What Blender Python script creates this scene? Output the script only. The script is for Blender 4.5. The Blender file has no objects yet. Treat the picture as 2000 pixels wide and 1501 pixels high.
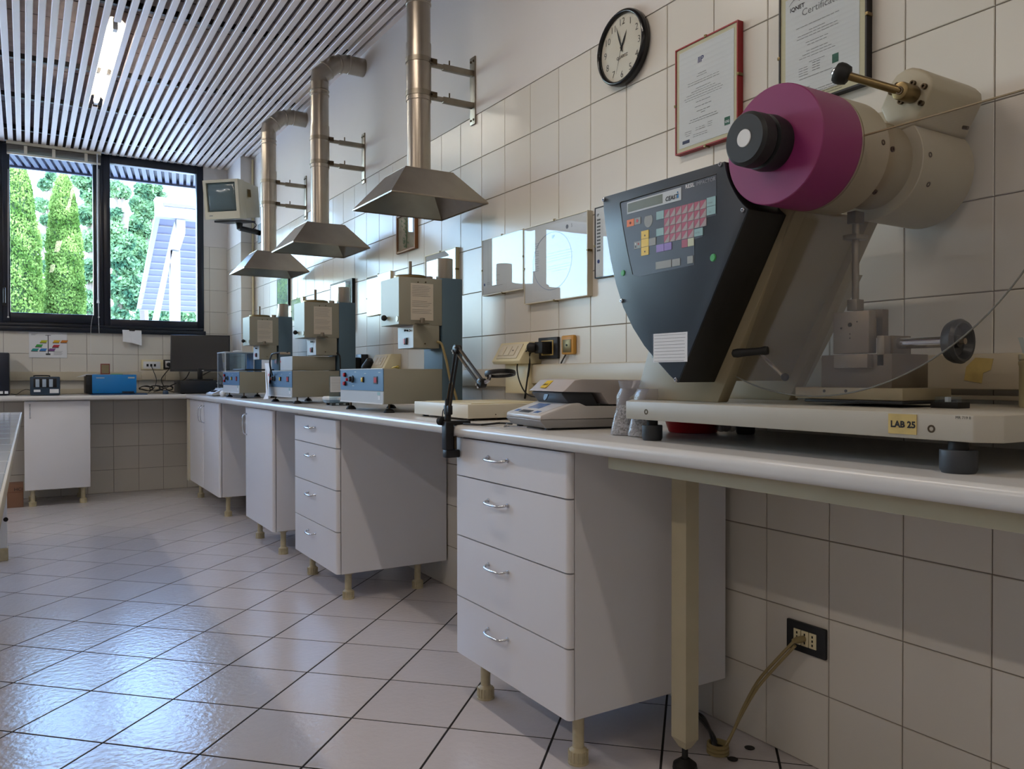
import bpy, bmesh, math, random
from mathutils import Vector, Matrix
random.seed(7)
PI = math.pi
S = bpy.context.scene
COL = S.collection

# ------------------------------------------------------------------ camera
F = 1548.44; YAW, PITCH, ROLL = [math.radians(a) for a in (31.59285, -.61677, -.05788)]
H = 1.02
fw = Vector((math.sin(YAW)*math.cos(PITCH), math.cos(YAW)*math.cos(PITCH), math.sin(PITCH)))
r0 = fw.cross(Vector((0, 0, 1))).normalized(); u0 = r0.cross(fw)
rt = r0*math.cos(ROLL)+u0*math.sin(ROLL); up = -r0*math.sin(ROLL)+u0*math.cos(ROLL)
cam = bpy.data.cameras.new('camera'); cam.sensor_width = 36; cam.lens = F*36/2000; cam.clip_start = .02; cam.clip_end = 300
co = bpy.data.objects.new('camera', cam); COL.objects.link(co)
mw = Matrix((rt, up, -fw)).transposed().to_4x4(); mw.translation = Vector((0, 0, H)); co.matrix_world = mw
S.camera = co
# ------------------------------------------------------------------ light and exposure
S.view_settings.view_transform = 'Standard'; S.view_settings.look = 'None'
S.view_settings.gamma = 1; S.view_settings.exposure = 0.3
S.view_settings.use_curve_mapping = False
S.cycles.max_bounces = 8; S.cycles.diffuse_bounces = 5; S.cycles.transparent_max_bounces = 16
S.cycles.sample_clamp_indirect = 6
W = bpy.data.worlds.new('sky'); S.world = W; W.use_nodes = True
nt = W.node_tree; nt.nodes.clear()
sk = nt.nodes.new('ShaderNodeTexSky'); sk.sky_type = 'NISHITA'; sk.sun_disc = False
sk.sun_elevation = math.radians(48); sk.sun_rotation = math.radians(200); sk.air_density = 1.3; sk.dust_density = 1.0; sk.ozone_density = 2.5
bg = nt.nodes.new('ShaderNodeBackground'); bg.inputs[1].default_value = 2.35
wo = nt.nodes.new('ShaderNodeOutputWorld'); tn = nt.nodes.new('ShaderNodeMix'); tn.data_type = 'RGBA'; tn.blend_type = 'MULTIPLY'; tn.inputs[0].default_value = 1; tn.inputs[7].default_value = (.88, .97, 1.12, 1)
nt.links.new(sk.outputs[0], tn.inputs[6]); nt.links.new(tn.outputs[2], bg.inputs[0]); nt.links.new(bg.outputs[0], wo.inputs[0])
sl = bpy.data.lights.new('sun', 'SUN'); sl.energy = 7; sl.angle = .01; sl.color = (1, .95, .86)
so = bpy.data.objects.new('sun', sl); COL.objects.link(so)
so.rotation_euler = Vector((-.75, .22, -.72)).to_track_quat('-Z', 'Y').to_euler()
def area(name, loc, sx, sy, e, col, d=(0, 0, -1)):
    l = bpy.data.lights.new(name, 'AREA'); l.shape = 'RECTANGLE'; l.size = sx; l.size_y = sy; l.energy = e; l.color = col
    o = bpy.data.objects.new(name, l); COL.objects.link(o); o.location = loc
    o.rotation_euler = Vector(d).to_track_quat('-Z', 'Y').to_euler(); return o
WARM = (1, .88, .76)
for i, (x, y, e) in enumerate([(.43, 2.2, 12), (.43, -.6, 9), (-1.9, 5.6, 24), (-1.9, 2.2, 17), (-1.9, -.6, 12)]):
    area('tube_light', (x, y, 2.915), .07, 1.2, e, WARM if y < 5 else (1, .95, .9))

# ------------------------------------------------------------------ pixel rays (2000x1501) onto real planes
def ray(x, y): return (x-1000)*rt+(750.5-y)*up+F*fw
def PX(x, y, X0):
    d = ray(x, y); q = d*(X0/d.x); return Vector((q.x, q.y, q.z+H))
def PY(x, y, Y0):
    d = ray(x, y); q = d*(Y0/d.y); return Vector((q.x, q.y, q.z+H))
def PZ(x, y, Z0=0):
    d = ray(x, y); q = d*((Z0-H)/d.z); return Vector((q.x, q.y, q.z+H))
def proj(p):
    p = Vector(p)-Vector((0, 0, H)); w = p.dot(fw); return (1000+F*p.dot(rt)/w, 750.5-F*p.dot(up)/w, w)

# ------------------------------------------------------------------ materials
def lin(c):
    if isinstance(c, str):
        c = [int(c[i:i+2], 16)/255 for i in (0, 2, 4)]
        c = [v/12.92 if v <= .04045 else ((v+.055)/1.055)**2.4 for v in c]
    return (*c[:3], 1)
def M(name, col, rough=.5, metal=0, bump=0, bscale=40, var=0, vscale=8, coat=0, objvar=0, spec=.5, emit=None, es=1, trans=0, ior=1.45, dirt=None, aniso=0):
    m = bpy.data.materials.new(name); m.use_nodes = True; t = m.node_tree; b = t.nodes['Principled BSDF']
    c = lin(col); b.inputs['Base Color'].default_value = c; b.inputs['Roughness'].default_value = rough
    b.inputs['Metallic'].default_value = metal; b.inputs['Specular IOR Level'].default_value = spec
    b.inputs['Coat Weight'].default_value = coat; b.inputs['Coat Roughness'].default_value = .08
    b.inputs['Transmission Weight'].default_value = trans; b.inputs['IOR'].default_value = ior
    if emit: b.inputs['Emission Color'].default_value = lin(emit); b.inputs['Emission Strength'].default_value = es
    tc = t.nodes.new('ShaderNodeTexCoord'); src = None
    if var or dirt or objvar:
        n = t.nodes.new('ShaderNodeTexNoise'); n.inputs['Scale'].default_value = vscale; n.inputs['Detail'].default_value = 6
        t.links.new(tc.outputs['Object'], n.inputs['Vector'])
        hs = t.nodes.new('ShaderNodeHueSaturation'); hs.inputs['Color'].default_value = c
        mr = t.nodes.new('ShaderNodeMapRange'); mr.inputs[1].default_value = .3; mr.inputs[2].default_value = .7
        mr.inputs[3].default_value = 1-var; mr.inputs[4].default_value = 1+var
        t.links.new(n.outputs[0], mr.inputs[0]); last = mr.outputs[0]
        if objvar:
            oi = t.nodes.new('ShaderNodeObjectInfo'); m2 = t.nodes.new('ShaderNodeMapRange')
            m2.inputs[3].default_value = 1-objvar; m2.inputs[4].default_value = 1+objvar
            t.links.new(oi.outputs['Random'], m2.inputs[0])
            mu = t.nodes.new('ShaderNodeMath'); mu.operation = 'MULTIPLY'
            t.links.new(last, mu.inputs[0]); t.links.new(m2.outputs[0], mu.inputs[1]); last = mu.outputs[0]
        t.links.new(last, hs.inputs['Value']); out = hs.outputs[0]
        if dirt:
            n2 = t.nodes.new('ShaderNodeTexNoise'); n2.inputs['Scale'].default_value = dirt[1]; n2.inputs['Detail'].default_value = 3
            t.links.new(tc.outputs['Object'], n2.inputs['Vector'])
            m3 = t.nodes.new('ShaderNodeMapRange'); m3.inputs[1].default_value = dirt[2]; m3.inputs[2].default_value = dirt[2]+.03; m3.clamp = True
            t.links.new(n2.outputs[0], m3.inputs[0])
            mx = t.nodes.new('ShaderNodeMix'); mx.data_type = 'RGBA'
            t.links.new(m3.outputs[0], mx.inputs[0]); t.links.new(out, mx.inputs[6]); mx.inputs[7].default_value = lin(dirt[0]); out = mx.outputs[2]
        t.links.new(out, b.inputs['Base Color'])
    if bump:
        n = t.nodes.new('ShaderNodeTexNoise'); n.inputs['Scale'].default_value = bscale; n.inputs['Detail'].default_value = 3
        bp = t.nodes.new('ShaderNodeBump'); bp.inputs['Strength'].default_value = bump; bp.inputs['Distance'].default_value = .004
        t.links.new(tc.outputs['Object'], n.inputs['Vector']); t.links.new(n.outputs[0], bp.inputs['Height']); t.links.new(bp.outputs[0], b.inputs['Normal'])
    return m
def glassy(name, tint, refl_ior=1.45, rough=0.0, haze=0.0):
    m = bpy.data.materials.new(name); m.use_nodes = True; t = m.node_tree; t.nodes.clear()
    o = t.nodes.new('ShaderNodeOutputMaterial'); tr = t.nodes.new('ShaderNodeBsdfTransparent'); gl = t.nodes.new('ShaderNodeBsdfGlossy')
    tr.inputs[0].default_value = (*tint, 1); gl.inputs['Roughness'].default_value = rough
    # Schlick reflectance that is the same from both sides of a thin sheet
    lw = t.nodes.new('ShaderNodeLayerWeight'); lw.inputs[0].default_value = .5; pw = t.nodes.new('ShaderNodeMath'); pw.operation = 'POWER'; pw.inputs[1].default_value = 5
    f0 = ((refl_ior-1)/(refl_ior+1))**2; fr = t.nodes.new('ShaderNodeMath'); fr.operation = 'MULTIPLY_ADD'; fr.inputs[1].default_value = 1-f0; fr.inputs[2].default_value = f0
    t.links.new(lw.outputs['Facing'], pw.inputs[0]); t.links.new(pw.outputs[0], fr.inputs[0]); mx = t.nodes.new('ShaderNodeMixShader')
    t.links.new(fr.outputs[0], mx.inputs[0]); t.links.new(tr.outputs[0], mx.inputs[1]); t.links.new(gl.outputs[0], mx.inputs[2])
    last = mx.outputs[0]
    if haze:
        df = t.nodes.new('ShaderNodeBsdfDiffuse'); df.inputs[0].default_value = (.75, .75, .8, 1); m2 = t.nodes.new('ShaderNodeMixShader'); m2.inputs[0].default_value = haze
        t.links.new(last, m2.inputs[1]); t.links.new(df.outputs[0], m2.inputs[2]); last = m2.outputs[0]
    t.links.new(last, o.inputs[0]); return m
def leafmat(name, a, b, tr=.45):
    m = bpy.data.materials.new(name); m.use_nodes = True; t = m.node_tree; t.nodes.clear()
    o = t.nodes.new('ShaderNodeOutputMaterial'); d = t.nodes.new('ShaderNodeBsdfDiffuse'); l = t.nodes.new('ShaderNodeBsdfTranslucent'); mx = t.nodes.new('ShaderNodeMixShader'); mx.inputs[0].default_value = tr
    g = t.nodes.new('ShaderNodeTexCoord'); n = t.nodes.new('ShaderNodeTexNoise'); n.inputs['Scale'].default_value = 3.5; r = t.nodes.new('ShaderNodeValToRGB')
    r.color_ramp.elements[0].position = .35; r.color_ramp.elements[1].position = .65; r.color_ramp.elements[0].color = lin(a); r.color_ramp.elements[1].color = lin(b)
    t.links.new(g.outputs['Object'], n.inputs['Vector']); t.links.new(n.outputs[0], r.inputs[0])
    t.links.new(r.outputs[0], d.inputs[0]); t.links.new(r.outputs[0], l.inputs[0]); t.links.new(d.outputs[0], mx.inputs[1]); t.links.new(l.outputs[0], mx.inputs[2]); t.links.new(mx.outputs[0], o.inputs[0])
    return m
m_tile = M('glazed white wall tile', 'cec9bf', .23, bump=.05, bscale=6, spec=.28, objvar=.025)
m_grout = M('grey wall grout', '837b74', .9, bump=.2, bscale=200)
m_ftile = M('glazed white floor tile', 'c6c1c2', .2, bump=.3, bscale=45, objvar=.03, var=.015, spec=.9, dirt=('3a3632', 34, .73))
m_fgrout = M('dark floor grout', '1c1a1a', .85, bump=.3, bscale=150)
m_plaster = M('white painted plaster', 'd0cbc6', .75, bump=.05, bscale=60, var=.02, vscale=2)
m_slat = M('white enamelled slat', 'ebe0d8', .38, var=.01)
m_black = M('black paint', '0c0c0e', .45)
m_board = M('brown grey fibre board', '6d6264', .9, bump=.8, bscale=25, var=.25, vscale=9)
m_win = M('black window frame', '0b1220', .3)
m_glass = glassy('window glass', (.97, .99, 1), 1.2)
m_lam = M('white laminate', 'd3d2d4', .35, var=.01, vscale=3)
m_edge = M('cream rounded edge', 'c9c2ae', .35)
m_top = M('pale grey worktop laminate', 'c6c4c0', .26, bump=.03, bscale=90, var=.03, vscale=5, dirt=('6d6459', 60, .775))
m_chrome = M('chrome', 'c9ccd2', .12, 1)
m_leg = M('cream plastic leg', 'b3a88a', .45, var=.12, vscale=30)
m_steel = M('brushed stainless steel', 'a39a8e', .3, 1, bump=.05, bscale=150, var=.06, vscale=14)
m_steeld = M('dull galvanised steel', '8e8679', .42, 1, bump=.1, bscale=60, var=.1, vscale=20)
m_bolt = M('dark steel bolt', '55493a', .4, 1)
m_cream = M('cream machine enamel', 'a79e88', .42, bump=.03, bscale=200, var=.02)
m_creamd = M('beige machine enamel', '93876c', .45, bump=.03, bscale=200)
m_base = M('white grey base enamel', 'aaa598', .4, var=.03, vscale=10, dirt=('4d4a42', 70, .8))
m_purple = M('purple enamel', '822a5e', .42, bump=.03, bscale=300)
m_console = M('blue grey console lacquer', '2b343e', .42, bump=.05, bscale=400)
m_cside = M('matt black lacquer', '171614', .5)
m_rub = M('black rubber', '141516', .6)
m_foot = M('dark grey rubber', '34383d', .55)
m_ink = M('black ink', '17181c', .7)
m_inkg = M('grey ink', '6f7073', .7)
m_paper = M('white paper', 'd8d9da', .8)
m_paperb = M('cream card', 'cfc8a8', .8)
m_plex = glassy('acrylic shield', (.93, .925, .92), 1.42, haze=.012)
m_clear = glassy('clear acrylic', (.82, .9, .94), 1.45, haze=.03)
m_frameglass = glassy('picture glass', (.95, .96, .96), 1.38)
m_green = M('green plastic lens', '3f9a4e', .4)
m_olive = M('olive grey enamel', '8d8a7c', .5, bump=.04, bscale=200)
m_mblue = M('blue grey enamel', '456a8c', .45, bump=.03, bscale=200)
m_dblue = M('slate blue enamel', '4c626f', .5, bump=.03, bscale=200)
m_mwhite = M('pale grey enamel', 'b4b8ba', .4)
m_pvc = M('ivory plastic', 'cdc5b0', .42, var=.02)
m_pvcd = M('cream socket plastic', 'd6cba6', .4)
m_white = M('white plastic', 'd5d6d6', .35)
m_red = M('red plastic', 'b01020', .3)
m_yel = M('yellow plastic', 'd9b52a', .4)
m_dark = M('dark plastic', '1a1d22', .4)
m_screen = M('dark screen', '15171a', .25, coat=.4)
m_crt = M('grey green picture tube', '45565a', .15, coat=.5)
m_navy = M('navy plastic', '1c2a3c', .4)
m_blue = M('bright blue enamel', '1273b5', .38, var=.03)
m_brass = M('bronze lacquered steel', '7b6a48', .35, .8)
m_card = M('brown cardboard', '7d5c48', .85, var=.05, vscale=15)
m_tape = M('yellowed tape', 'b9a263', .6, var=.15, vscale=30)
m_wood = M('gilt wood moulding', '7a4e26', .4)
m_redf = M('red frame', '8f1b22', .35)
m_cableb = M('black cable', '0d0d0f', .5)
m_cabley = M('yellowed cable', '8f8058', .5)

# ------------------------------------------------------------------ mesh builder
ORG = {}
class MB:
    def __init__(s): s.v = []; s.f = []
    def add(s, vs, fs):
        n = len(s.v); s.v += [Vector(v) for v in vs]; s.f += [tuple(i+n for i in f) for f in fs]; return s
    def box(s, x0, x1, y0, y1, z0, z1):
        x0, x1 = sorted((x0, x1)); y0, y1 = sorted((y0, y1)); z0, z1 = sorted((z0, z1))
        return s.add([(x0, y0, z0), (x1, y0, z0), (x1, y1, z0), (x0, y1, z0), (x0, y0, z1), (x1, y0, z1), (x1, y1, z1), (x0, y1, z1)],
                     [(3, 2, 1, 0), (4, 5, 6, 7), (0, 1, 5, 4), (1, 2, 6, 5), (2, 3, 7, 6), (3, 0, 4, 7)])
    def prism(s, poly, ax, a, b):
        # poly in the two other axes, in order (y,z) for x, (x,z) for y, (x,y) for z
        def P3(p, t): return (t, p[0], p[1]) if ax == 'x' else ((p[0], t, p[1]) if ax == 'y' else (p[0], p[1], t))
        n = len(poly); vs = [P3(p, a) for p in poly]+[P3(p, b) for p in poly]
        return s.add(vs, [tuple(range(n))[::-1], tuple(range(n, 2*n))]+[(i, (i+1) % n, n+(i+1) % n, n+i) for i in range(n)])
    def loft(s, rings, cap=True, closed=True):
        n = len(rings[0]); vs = [p for r in rings for p in r]; fs = []
        for k in range(len(rings)-1):
            for i in range(n if closed else n-1):
                j = (i+1) % n; fs.append((k*n+i, k*n+j, (k+1)*n+j, (k+1)*n+i))
        if cap: fs += [tuple(range(n))[::-1], tuple(range((len(rings)-1)*n, len(rings)*n))]
        return s.add(vs, fs)
    def frame(s, d):
        d = Vector(d).normalized(); a = Vector((0, 0, 1)) if abs(d.z) < .9 else Vector((1, 0, 0))
        u = d.cross(a).normalized(); return u, d.cross(u).normalized()
    def lathe(s, prof, o, d, n=32, cap=True):
        o = Vector(o); d = Vector(d).normalized(); u, w = s.frame(d)
        return s.loft([[o+d*h+(u*math.cos(2*PI*i/n)+w*math.sin(2*PI*i/n))*max(r, 1e-5) for i in range(n)] for r, h in prof], cap)
    def cyl(s, a, b, r, r2=None, n=20):
        a = Vector(a); b = Vector(b); return s.lathe([(r, 0), (r2 if r2 is not None else r, (b-a).length)], a, b-a, n)
    def tube(s, pts, r, n=8, smooth=4):
        P = [Vector(p) for p in pts]
        if smooth and len(P) > 2:
            Q = []
            for i in range(len(P)-1):
                p0 = P[max(i-1, 0)]; p1 = P[i]; p2 = P[i+1]; p3 = P[min(i+2, len(P)-1)]
                for k in range(smooth):
                    t = k/smooth
                    Q.append(.5*((2*p1)+(p2-p0)*t+(2*p0-5*p1+4*p2-p3)*t*t+(-p0+3*p1-3*p2+p3)*t**3))
            P = Q+[P[-1]]
        rings = []; u = None
        for i, p in enumerate(P):
            d = (P[min(i+1, len(P)-1)]-P[max(i-1, 0)]).normalized()
            if u is None: u, w = s.frame(d)
            u = (u-d*u.dot(d)).normalized(); w = d.cross(u)
            rings.append([p+(u*math.cos(2*PI*k/n)+w*math.sin(2*PI*k/n))*r for k in range(n)])
        return s.loft(rings)
    def ball(s, c, r, n=20, m=12, sc=(1, 1, 1)):
        c = Vector(c)
        return s.loft([[c+Vector((r*sc[0]*math.sin(PI*j/m)*math.cos(2*PI*i/n), r*sc[1]*math.sin(PI*j/m)*math.sin(2*PI*i/n), -r*sc[2]*math.cos(PI*j/m))) for i in range(n)] for j in [.04]+list(range(1, m))+[m-.04]])
    def build(s, name, mat, parent=None, bevel=0, smooth=False, seg=2, angle=35):
        me = bpy.data.meshes.new(name); o = bpy.data.objects.new(name, me); COL.objects.link(o)
        org = ORG.get(parent, Vector((0, 0, 0)))
        if parent is None:
            xs = [v.x for v in s.v]; ys = [v.y for v in s.v]; zs = [v.z for v in s.v]
            org = Vector(((min(xs)+max(xs))/2, (min(ys)+max(ys))/2, min(zs))); o.location = org
        else: o.parent = parent
        ORG[o] = org
        me.from_pydata([v-org for v in s.v], [], s.f); me.update()
        bm = bmesh.new(); bm.from_mesh(me); bmesh.ops.recalc_face_normals(bm, faces=bm.faces)
        if bevel:
            es = [e for e in bm.edges if len(e.link_faces) == 2 and e.calc_face_angle(0) > .6]
            bmesh.ops.bevel(bm, geom=es, offset=bevel, segments=seg, affect='EDGES', profile=.5, clamp_overlap=True)
        bm.to_mesh(me); bm.free()
        if smooth or bevel:
            me.shade_smooth(); me.set_sharp_from_angle(angle=math.radians(angle))
        if mat: me.materials.append(mat)
        return o
def thing(name, label, cat, loc, group=None):
    o = bpy.data.objects.new(name, None); COL.objects.link(o); o.location = loc; o.empty_display_size = .05
    o['label'] = label; o['category'] = cat
    if group: o['group'] = group
    ORG[o] = Vector(loc); return o
def tag(o, label, cat, group=None):
    o['label'] = label; o['category'] = cat
    if group: o['group'] = group
    return o
def struct(o): o['kind'] = 'structure'; return o
def lab(o, l): o['label'] = l; return o
def copy_tree(root, loc, label, name=None):
    r = root.copy(); COL.objects.link(r); r.location = loc; r['label'] = label; ORG[r] = Vector(loc)
    def rec(a, b):
        for ch in a.children:
            c = ch.copy(); COL.objects.link(c); c.parent = b; ORG[c] = Vector(loc); rec(ch, c)
    rec(root, r); return r
FONT = None
def text(body, name, mat, parent, org, xd, yd, size, bold=0, align='LEFT', shear=0):
    """flat lettering: org corner, xd reading direction, yd up direction (world)"""
    cu = bpy.data.curves.new(name, 'FONT'); cu.body = body; cu.size = size; cu.offset = bold; cu.align_x = align; cu.resolution_u = 2; cu.shear = shear
    t = bpy.data.objects.new(name, cu); COL.objects.link(t)
    me = bpy.data.meshes.new_from_object(t.evaluated_get(bpy.context.evaluated_depsgraph_get()))
    bpy.data.objects.remove(t)
    xd = Vector(xd); yd = Vector(yd); org = Vector(org); base = ORG[parent]
    for v in me.vertices: v.co = org+xd*v.co.x+yd*v.co.y-base
    me.materials.clear(); me.materials.append(mat)
    o = bpy.data.objects.new(name, me); COL.objects.link(o); o.parent = parent; ORG[o] = base; return o
XM = (0, -1, 0); UP = (0, 0, 1); XB = (1, 0, 0)   # reading directions on the right wall and on the back wall
# ================================================================== the room
WX = 1.75; BY = 7.76; CZ = 2.95; X0 = -3.8; Y0 = -2.2; COLX = 1.63; COLY = 7.2
floor = struct(MB().box(X0-.2, WX+.3, Y0-.2, BY+.3, -.2, -.0013).build('floor', m_fgrout))
wall_r = struct(MB().box(WX, WX+.2, Y0-.2, BY+.3, -.1, 3.25).build('wall_right', m_grout))
wall_rp = MB().box(WX-.006, WX, Y0, COLY, 2.1985, 3.2).build('plaster', m_plaster, wall_r)
# back wall with the window band cut out of it
WB, WT, WR = 1.425, 2.97, 1.42
bw = MB(); bw.box(X0-.2, WX+.2, BY, BY+.3, -.1, WB); bw.box(X0-.2, WX+.2, BY, BY+.3, WT, 3.25); bw.box(WR, WX+.2, BY, BY+.3, WB, WT)
wall_b = struct(bw.build('wall_back', m_grout))
MB().box(WR-.001, COLX, BY-.006, BY, 2.222, 3.1).build('plaster', m_plaster, wall_b)
wall_l = struct(MB().box(X0-.2, X0, Y0-.2, BY+.3, -.1, 3.25).build('wall_left', m_plaster))
wall_f = struct(MB().box(X0-.2, WX+.2, Y0-.2, Y0, -.1, 3.25).build('wall_front', m_plaster))
pil = struct(MB().box(COLX+.003, WX, COLY+.003, BY, 0, 3.1).build('pillar', m_grout))
MB().box(COLX, WX, COLY, BY, 2.2, 3.1).build('plaster', m_plaster, pil)
roof = struct(MB().box(X0-.2, WX+.3, Y0-.2, BY+.3, 3.26, 3.4).build('roof', m_black))

def tilemesh(w, h, d, c=None):
    c = c or min(.0016, d*.35)
    """a tile lying in xy, its face up at z=d, with a small chamfer; 4 sides, 4 chamfers, 1 face"""
    vs = []
    for (e, z) in ((0, 0), (0, d-c), (c, d)):
        vs += [(-w/2+e, -h/2+e, z), (w/2-e, -h/2+e, z), (w/2-e, h/2-e, z), (-w/2+e, h/2-e, z)]
    fs = [(8, 9, 10, 11)]
    for k in (0, 4):
        for i in range(4): fs.append((k+i, k+(i+1) % 4, k+4+(i+1) % 4, k+4+i))
    me = bpy.data.meshes.new('tile'); me.from_pydata(vs, [], fs); me.update(); return me
def put_tiles(parent, cells, rot, mat, limit, depth=.004):
    """cells: (centre, width, height); nearest ones become parts, the rest one joined part"""
    cells = sorted(cells, key=lambda c: -c[3]); cache = {}; rest = MB()
    for i, (c, w, h, k) in enumerate(cells):
        if i < limit and k > 0:
            key = (round(w, 3), round(h, 3))
            if key not in cache: cache[key] = tilemesh(w, h, depth); cache[key].materials.append(mat)
            o = bpy.data.objects.new('tile', cache[key]); COL.objects.link(o); o.parent = parent
            o.rotation_euler = rot.to_euler(); o.location = Vector(c)-ORG[parent]
        else:
            me = tilemesh(w, h, depth); m4 = Matrix.Translation(c) @ rot.to_4x4()
            rest.add([m4 @ v.co for v in me.vertices], [tuple(p.vertices) for p in me.polygons]); bpy.data.meshes.remove(me)
    if rest.v:
        o = rest.build('tile_field', mat, parent); o['kind'] = 'stuff'
def score(c):
    x, y, w = proj(c)
    return 10/w if (w > .3 and -120 < x < 2120 and -120 < y < 1620) else -1
RW = Matrix(((0, 0, -1), (0, -1, 0), (-1, 0, 0))).transposed()   # face towards -x
RW = Matrix(((0, 0, -1), (-1, 0, 0), (0, 1, 0)))                   # local x->-y, y->z, z->-x
RBk = Matrix(((1, 0, 0), (0, 0, -1), (0, 1, 0)))                   # local x->x, y->z, z->-y
G = .0024
cells = []
j = -17
y = 1.096+.2*-17
while y < COLY-.01:
    y2 = min(y+.2, COLY); 
    for k in range(11):
        z1 = max(0, .2*k-.002); z2 = .2*k+.198
        c = Vector((WX, (y+y2)/2, (z1+z2)/2)); cells.append((c, y2-y-G, z2-z1-G, score(c)))
    y += .2
put_tiles(wall_r, cells, RW, m_tile, 290)
cells = []
x = .057-.202*20
while x < COLX-.01:
    xa = max(x, X0); xb = min(x+.202, COLX)
    for k in range(11):
        z1 = .202*k; z2 = z1+.202
        pieces = [(xa, xb)]
        if z2 > WB+.02: 
            if xb <= WR+.01: continue
            pieces = [(max(xa, WR), xb)]
        elif z1 > WB-.25 and z2 > WB: z2 = min(z2, WB) if xb <= WR else z2
        for a, b in pieces:
            if b-a < .02: continue
            c = Vector(((a+b)/2, BY, (z1+z2)/2)); cells.append((c, b-a-G, z2-z1-G, score(c)))
    x += .202
put_tiles(wall_b, cells, RBk, m_tile, 120)
cells = []
for k in range(11):
    c = Vector(((COLX+WX)/2, COLY+.003, .2*k+.098)); cells.append((c, WX-COLX-G, .2-G, 1))
put_tiles(pil, cells, RBk, m_tile, 20)
cells = []
for k in range(11):
    for a, b in ((7.2, 7.36), (7.36, 7.56), (7.56, 7.76)):
        c = Vector((COLX+.003, (a+b)/2, .2*k+.098)); cells.append((c, b-a-G, .2-G, 1))
put_tiles(pil, cells, RW, m_tile, 40)
# floor tiles, 30 cm, laid at 45 degrees
TA = math.radians(45.35); cs, sn = math.cos(TA), math.sin(TA)
RF = Matrix.Rotation(TA, 3, 'Z'); cells = []
for a in range(-24, 44):
    for b in range(-24, 44):
        u = 2.188+.305*(a+.5); v = .088+.304*(b+.5)      # u along (cos,sin), v along (-sin,cos)
        c = Vector((u*cs-v*sn, u*sn+v*cs, -.0013))
        if X0-.1 < c.x < WX+.21 and Y0-.1 < c.y < BY+.1:
            sc = score(Vector((min(c.x, WX), c.y, 0)))
            cells.append((c, .305-.0065, .304-.0065, sc))
put_tiles(floor, cells, RF, m_ftile, 260, depth=.0013)

# ceiling: board panels above, enamelled slats below, dark carriers between them
ceil = struct(MB().box(X0, WX+.1, Y0, BY+.1, 3.12, 3.25).build('ceiling', m_black))
for i in range(34):
    ya = Y0+.3*i; MB().box(X0, WX, ya+.004, ya+.292, 3.085+random.uniform(0, .006), 3.118).build('board', m_board, ceil)
prof = [(-.0175, .018), (-.0175, .003), (-.0145, 0), (.0145, 0), (.0175, .003), (.0175, .018), (.0155, .018), (.0155, .002), (-.0155, .002), (-.0155, .018)]
LX, LY0, LY1 = .445, 4.83, 6.42   # the lamp takes the place of one slat
P = .0588
slm = MB().prism([(a, b) for a, b in prof], 'y', Y0, BY-.002)
s0 = None; i = 0; x = LX-P*72
while x < WX-.02:
    if abs(x-LX) < .01:
        MB().prism([(x+a, CZ+b) for a, b in prof], 'y', Y0, LY0).build('slat', m_slat, ceil)
        MB().prism([(x+a, CZ+b) for a, b in prof], 'y', LY1, BY-.002).build('slat', m_slat, ceil)
    elif s0 is None:
        s0 = MB().prism([(x+a, CZ+b) for a, b in prof], 'y', Y0, BY-.002).build('slat', m_slat, ceil); sx = x
    elif x > X0+.02:
        o = s0.copy(); COL.objects.link(o); o.location = s0.location+Vector((x-sx, 0, 0))
    x += P
for y in (-1.4, -.1, 1.2, 2.5, 3.8, 4.65, 5.75, 6.55, 7.4):
    MB().box(X0, WX, y-.015, y+.015, CZ+.018, CZ+.05).build('carrier', m_black, ceil)
# wall edge strip
MB().box(WX-.035, WX-.006, Y0, COLY, CZ, CZ+.02).build('edge_strip', m_slat, ceil)

# fluorescent fitting
m_tube = M('lit fluorescent tube', 'ffffff', .4, emit=(1, .93, .78), es=42)
def fitting(x, y0, y1, label):
    t = thing('ceiling_lamp', label, 'ceiling lamp', (x, (y0+y1)/2, CZ), 'fluorescent ceiling lamps')
    MB().prism([(x-.05, CZ+.045), (x-.025, CZ+.07), (x+.025, CZ+.07), (x+.05, CZ+.045), (x+.047, CZ+.043), (x+.024, CZ+.066), (x-.024, CZ+.066), (x-.047, CZ+.043)], 'y', y0, y1).build('housing', m_slat, t)
    MB().box(x-.012, x+.012, y0, y0+.05, CZ+.0, CZ+.06).build('end_cap', m_white, t)
    MB().box(x-.012, x+.012, y1-.05, y1, CZ+.0, CZ+.06).build('end_cap', m_white, t)
    MB().cyl((x, y0+.05, CZ+.016), (x, y1-.05, CZ+.016), .017, n=12).build('tube', m_tube, t, smooth=True)
    return t
fitting(LX, LY0+.1, LY1-.05, 'lit fluorescent tube set between the white ceiling slats above the windows')

for x, y in ((.43, 2.2), (.43, -.6), (-1.9, 5.6), (-1.9, 2.2), (-1.9, -.6)):
    MB().box(x-.06, x+.06, y-.65, y+.65, 2.918, CZ).build('lamp_housing', m_white, ceil, bevel=.004)
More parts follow.
